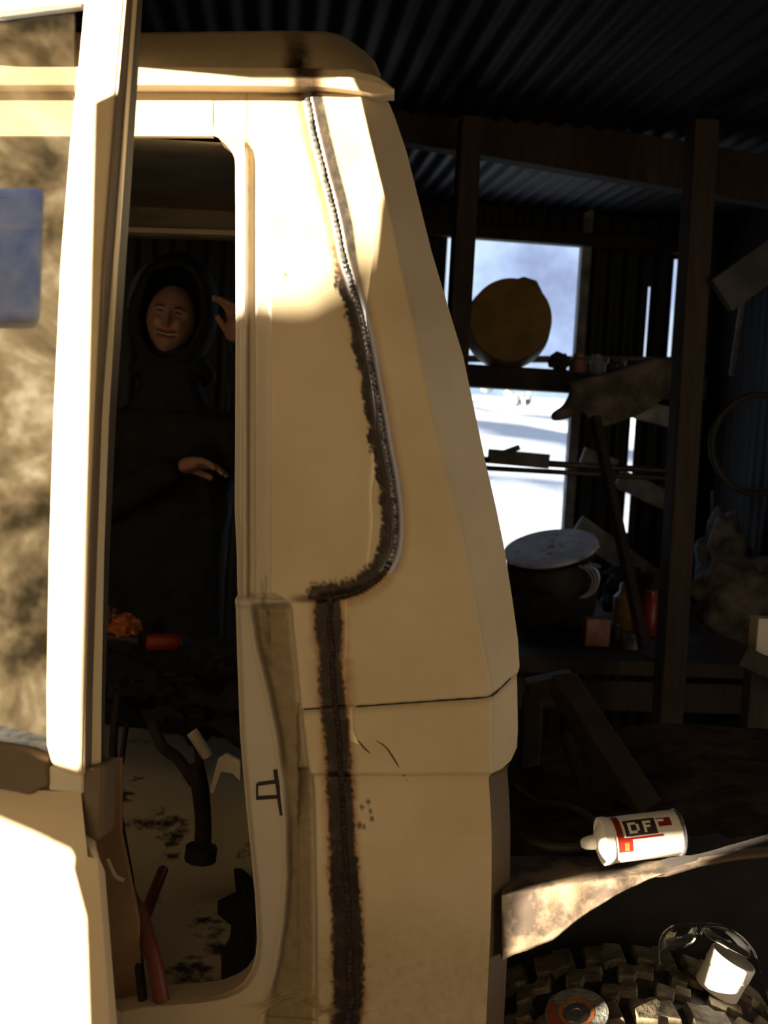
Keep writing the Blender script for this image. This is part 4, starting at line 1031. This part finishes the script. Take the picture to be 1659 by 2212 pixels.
# grinding disc
p = treadhit(1245, 2205); nrm = Vector((p.x-wc.x, -.35*0, p.z-wc.z)).normalized(); nrm = (nrm+Vector((.1, -.28, 0))).normalized(); p = p+Vector((0, 0, .012))
dk = thing('grinding_disc', p, 'grey grinding disc with a red ring lying on the tyre tread', 'grinding disc')
r = .050
mb = MB(); mb.lathe([(0, .008), (0, r), (.0028, r), (.0028, r*.5), (.0010, r*.42), (.0006, .008), (0, .008)], p, nrm, 72); k1 = mb.out('abrasive_wheel', M['disc'], smooth=True)
mb = MB(); mb.lathe([(.0031, r*.47), (.0031, r*.57), (.0033, r*.57), (.0033, r*.47), (.0031, r*.47)], p, nrm, 72); k2 = mb.out('red_ring', M['orange'])
M['sticker'] = mat('worn_red_sticker', (.30, .05, .03), (.18, .05, .04), 50, .7)
mb = MB(); a1 = nrm.cross(Vector((0, 1, 0))).normalized(); a2 = nrm.cross(a1)
vs = []
for rr in (r*.62, r*.97):
    for k in range(9):
        th = R_(-38+76*k/8)+math.pi*.0; 
        vs.append(p+nrm*.0031+(-X0*.9*math.cos(th)+a2*0).normalized()*0+ (a1*math.cos(th+0)+a2*math.sin(th+0))*rr)
mb.add(vs, [(k, k+1, 10+k, 9+k) for k in range(8)]); k3 = mb.out('sticker', M['sticker'])
s_ = k3.modifiers.new('solid', 'SOLIDIFY'); s_.thickness = .0003
mb = MB(); mb.lathe([(.0012, .008), (.0026, .0085), (.0026, r*.36), (.0010, r*.42), (.0008, .008)], p, nrm, 48); k4 = mb.out('metal_centre', M['steel'], smooth=True)
under(dk, k1, k2, k3, k4)

# ------------------------------------------------------------------ the person on the far side of the cab
YH = 3.05
s = YH/FPX
hc = at(357, 700, YH)                                  # middle of the face
person = thing('person', Vector((hc.x, YH+.12, 0)), 'person in a dark hooded coat smiling through the cab from its far side', 'person')
M['skin'] = None
def skin_mat():
    m = bpy.data.materials.new('skin'); m.use_nodes = True; nt = m.node_tree; b = nt.nodes['Principled BSDF']
    at3 = nt.nodes.new('ShaderNodeAttribute'); at3.attribute_name = 'mask'
    c = ramp(nt, [(0, (.46, .25, .19)), (.35, (.34, .12, .09)), (.6, (.05, .03, .025)), (.8, (.05, .03, .025)), (1, (.6, .55, .48))], at3.outputs['Fac'])
    nt.links.new(c, b.inputs['Base Color']); b.inputs['Roughness'].default_value = .5; b.inputs['Subsurface Weight'].default_value = .1; b.inputs['Subsurface Radius'].default_value = (.01, .004, .002); return m
M['skin'] = skin_mat()
# head: dense ellipsoid displaced into a face; local axes: fx right (image), fy toward the camera, fz up; tilted a little
tilt = R_(7)
fx_ = Vector((math.cos(tilt), 0, -math.sin(tilt))); fz_ = Vector((math.sin(tilt), 0, math.cos(tilt))); fy_ = Vector((.1, -1, 0)).normalized()
hw_, hh_, hd_ = .070, .100, .090
H0 = hc+Vector((0, .075, .018))
def gs_(x, z, cx, cz, sx, sz): return math.exp(-((x-cx)/sx)**2-((z-cz)/sz)**2)
vs = []; fs = []; mk_ = []; NT, NP = 120, 160
for i in range(NT+1):
    th = math.pi*i/NT
    for k in range(NP):
        ph = 2*math.pi*k/NP
        d = Vector((math.sin(th)*math.cos(ph), math.sin(th)*math.sin(ph), math.cos(th)))
        X, Z = d.x, d.z; wj = 1-.30*max(0, -Z-.1)**1.2          # narrower jaw
        x = d.x*hw_*wj; y = d.y*hd_; z = d.z*hh_
        if d.y > 0:
            xs = x/hw_; zz = z/hh_; f_ = d.y
            y += .026*gs_(xs, zz, 0, -.14, .16, .13)+.014*gs_(xs, zz, 0, .06, .10, .2)            # nose
            y -= .013*(gs_(xs, zz, -.38, .14, .2, .12)+gs_(xs, zz, .38, .14, .2, .12))             # sockets
            y += .007*(gs_(xs, zz, -.38, .145, .13, .055)+gs_(xs, zz, .38, .145, .13, .055))        # eyes / lids
            y += .007*(gs_(xs, zz, -.36, .30, .28, .08)+gs_(xs, zz, .36, .30, .28, .08))           # brows
            y += .012*(gs_(xs, zz, -.50, -.16, .2, .16)+gs_(xs, zz, .50, -.16, .2, .16))           # smiling cheeks
            y += .010*gs_(xs, zz, 0, -.80, .28, .16)                                               # chin
            mz = -.46+.30*(xs**2)*1.1
            y -= .010*math.exp(-((zz-mz)/.05)**2)*(1 if abs(xs) < .42 else math.exp(-((abs(xs)-.42)/.05)**2))
            y += .006*math.exp(-((zz-mz-.10)/.05)**2)*math.exp(-(xs/.4)**2)+.007*math.exp(-((zz-mz+.11)/.06)**2)*math.exp(-(xs/.35)**2)
        p = H0+fx_*x+fy_*y+fz_*z; vs.append(p)
        m = 0
        if d.y > 0.1:
            inm = abs(xs) < .40
            if inm and abs(zz-mz) < .028: m = 1.0
            elif inm and abs(zz-mz) < .045: m = .7
            elif inm and abs(zz-mz) < .12 and abs(xs) < .38: m = .35
            for sx in (-.38, .38):
                if abs(xs-sx) < .15 and abs(zz-.15-.02*math.cos((xs-sx)*9)) < .022: m = .7
                if abs(xs-sx) < .22 and abs(zz-.315+.3*(xs-sx)**2*3) < .03: m = .62
        mk_.append(m)
for i in range(NT):
    for k in range(NP): fs.append((i*NP+k, (i+1)*NP+k, (i+1)*NP+(k+1) % NP, i*NP+(k+1) % NP))
# torso, arms and head are one continuous body: skin modifier for the body, the head mesh joined to its neck
sho = H0+Vector((0, .06, -.30))
me = bpy.data.meshes.new('body'); 
hip = Vector((sho.x, sho.y+.05, .98)); hr = .15
HL = at(462, 1000, 2.93); HR_ = at(487, 690, 2.92)
J = [hip, (hip+sho)/2+Vector((0, .01, -.02)), sho+Vector((0, 0, -.06)), sho+Vector((0, -.01, .05)), H0+Vector((0, .02, -.12)), H0+Vector((0, .0, -.03)),
     sho+Vector((-.19, 0, -.02)), sho+Vector((-.24, -.04, -.29)), HL+Vector((-.105, .02, -.01)),
     sho+Vector((.19, 0, -.02)), sho+Vector((.31, -.05, -.24)), HR_+Vector((.03, .03, -.07)),
     hip+Vector((-.1, 0, -.08)), hip+Vector((-.12, -.02, -.48)), hip+Vector((-.12, .02, -.90)), hip+Vector((-.12, -.10, -.94)),
     hip+Vector((.1, 0, -.08)), hip+Vector((.12, -.02, -.48)), hip+Vector((.12, .02, -.90)), hip+Vector((.12, -.10, -.94))]
E = [(0, 1), (1, 2), (2, 3), (3, 4), (4, 5), (2, 6), (6, 7), (7, 8), (2, 9), (9, 10), (10, 11), (0, 12), (12, 13), (13, 14), (14, 15), (0, 16), (16, 17), (17, 18), (18, 19)]
RR = [.17, .17, .17, .12, .085, .06, .085, .06, .045, .085, .06, .042, .1, .075, .05, .04, .1, .075, .05, .04]
me.from_pydata([tuple(j) for j in J], E, []); bo = bpy.data.objects.new('body', me); C.objects.link(bo); me.materials.append(M['blackcloth'])
sk_ = bo.modifiers.new('skin', 'SKIN')
for i, sv in enumerate(me.skin_vertices[0].data): sv.radius = (RR[i], RR[i]*.85)
me.skin_vertices[0].data[0].use_root = True
sb = bo.modifiers.new('sub', 'SUBSURF'); sb.levels = 2; sb.render_levels = 2
head = mk('head', vs, fs, M['skin'], smooth=True)
at4 = head.data.attributes.new('mask', 'FLOAT', 'POINT'); at4.data.foreach_set('value', mk_)
# hands with five fingers
def hand(wrist, fwd, palmn, name, side=1, curl=.5):
    fwd = Vector(fwd).normalized(); pn = Vector(palmn); pn = (pn-fwd*pn.dot(fwd)).normalized(); lat = fwd.cross(pn)*side
    V = [wrist, wrist+fwd*.035]; E = [(0, 1)]; Rd = [.026, .028]
    for i, (off, L) in enumerate(((-.030, .066), (-.010, .076), (.011, .072), (.030, .056))):
        b = wrist+fwd*.082+lat*off; V.append(b); Rd.append(.0125); j = len(V)-1; E.append((1, j)); d = fwd.copy(); pp = b
        for q, fr in enumerate((.42, .33, .25)):
            d = (d*math.cos(curl)+pn*math.sin(curl)).normalized(); pp = pp+d*L*fr; V.append(pp); Rd.append(.0095-.0012*q); E.append((len(V)-2, len(V)-1))
    V.append(wrist+fwd*.03-lat*.035+pn*.008); Rd.append(.014); E.append((1, len(V)-1)); 
    V.append(V[-1]+(fwd*.7-lat*.6+pn*.3).normalized()*.034); Rd.append(.011); E.append((len(V)-2, len(V)-1))
    V.append(V[-1]+(fwd*.9-lat*.2+pn*.4).normalized()*.026); Rd.append(.0095); E.append((len(V)-2, len(V)-1))
    m = bpy.data.meshes.new(name); m.from_pydata([tuple(v) for v in V], E, []); o = bpy.data.objects.new(name, m); C.objects.link(o); m.materials.append(M['skin'])
    o.modifiers.new('skin', 'SKIN')
    for i, sv in enumerate(m.skin_vertices[0].data): sv.radius = (Rd[i], Rd[i]*.85)
    m.skin_vertices[0].data[0].use_root = True
    q = o.modifiers.new('sub', 'SUBSURF'); q.levels = 2; q.render_levels = 2
    return o
h1 = hand(HL+Vector((-.10, .015, -.01)), (.9, -.25, .1), (.1, -.3, -1), 'hand', -1, .35)
h2 = hand(HR_+Vector((.03, .03, -.06)), (-.1, -.2, 1), (-.8, -.5, 0), 'hand', 1, .6)
# hood: shell with an opening round the face
vs = []; fs = []; NT, NP = 60, 80
hood_c = H0+Vector((0, .035, .02))
for lay in (0, 1):
    for i in range(NT+1):
        th = math.pi*i/NT                             # th from the face axis
        a = .86+th*(math.pi-.86)/math.pi
        for k in range(NP):
            ph = 2*math.pi*k/NP
            ox = math.sin(a)*math.cos(ph); oz = math.sin(a)*math.sin(ph); oy = math.cos(a)
            rx, rz, ry = (.128, .165, .15) if lay == 0 else (.112, .148, .138)
            op = 1
            if oz > 0: oy += .35*oz*max(0, oy)
            w = 1+.03*noise.noise(Vector((ox*3, oy*3, oz*3)))
            p = hood_c+fx_*(ox*rx*w)+fz_*(oz*rz*w*(1.0 if oz > 0 else 1.12)+(.012 if oz > .3 else 0))+fy_*(oy*ry*w)
            vs.append(p)
n1_ = (NT+1)*NP
for lay in (0, 1):
    for i in range(NT):
        for k in range(NP):
            q = (lay*n1_+i*NP+k, lay*n1_+(i+1)*NP+k, lay*n1_+(i+1)*NP+(k+1) % NP, lay*n1_+i*NP+(k+1) % NP); fs.append(q if lay == 0 else q[::-1])
for k in range(NP): fs.append((k, (k+1) % NP, n1_+(k+1) % NP, n1_+k))
hood = mk('hood', vs, fs, M['blackcloth'], smooth=True)
# blue-grey tube imitating light on the hood rim at the viewer's left, collar folds
mb = MB(); ring = []
for k in range(40):
    ph = R_(108+75*k/39); a = 1.22
    ring.append(hood_c+fx_*(math.sin(a)*math.cos(ph)*.134)+fz_*(math.sin(a)*math.sin(ph)*.172)+fy_*(math.cos(a)*.152))
mb.tube(ring, [.002+.010*math.sin(math.pi*k/39) for k in range(40)], 8); pip = mb.out('hood_edge', M['liner'], smooth=True)
mb = MB(); 
for q, (rr, dz) in enumerate(((.085, -.135), (.105, -.165))):
    mb.tube([hood_c+Vector((math.cos(t)*rr, math.sin(t)*rr*.8+.02, dz+.025*math.sin(t)*-1)) for t in [2*math.pi*k/40 for k in range(40)]], .022, 10, True)
coll = mb.out('collar', M['blackcloth'], smooth=True)
under(person, bo, head, h1, h2, hood, pip, coll)


# ------------------------------------------------------------------ added sun blockers, unseen left of the camera, cut to the shadow outlines
T0 = Vector((-.39, 1.37, 1.5))+S*1.7
def shade(pts):
    P = []
    for x, y, Y in pts:
        t = at(x, y, Y); k = (T0-t).dot(S); P.append(t+S*k)
    mb = MB(); mb.prism(P, S*.02); return mb.out('wall_side', M['wood'])
T0 = T0+S*2.2
struct(shade([(-900, 640, YP), (500, 640, YP), (575, 665, YP), (690, 600, YP), (852, 500, YP), (826, 1100, YP), (808, 1640, YP), (560, 1640, YP), (560, 2600, YP), (-1000, 2600, YP)]))
T0 = T0-S*2.2
T0 = T0-S*.9
struct(shade([(940, 380, YP), (1260, 300, YP), (1260, 1895, YP), (1175, 1905, YP), (1100, 1925, YP), (1085, 2300, YP), (1018, 2300, YP), (1000, 1900, YP), (955, 1790, YP), (896, 1755, YP), (896, 1500, YP)]))
T0 = T0+S*.9
struct(shade([(1503, 1700, 1.61), (2300, 1700, 1.61), (2300, 1985, 1.61), (1503, 1905, 1.61)]))
struct(shade([(1200, 1000, 1.605), (1900, 1000, 1.605), (1900, 1800, 1.605), (1480, 1812, 1.605), (1255, 1832, 1.605)]))
struct(shade([(1090, 2090, 1.66), (1285, 2090, 1.66), (1300, 2190, 1.66), (1900, 2200, 1.66), (1900, 2700, 1.66), (1090, 2700, 1.66)]))
struct(shade([(-960, -1800, YP), (-7500, -1800, YP), (-7500, 2600, YP), (-700, 2600, YP), (-700, 1800, YP)]))
struct(shade([(-300, 1585, 1.38), (215, 1672, 1.38), (222, 1690, 1.38), (218, 1850, 1.38), (0, 1800, 1.38), (-300, 1735, 1.38)]))
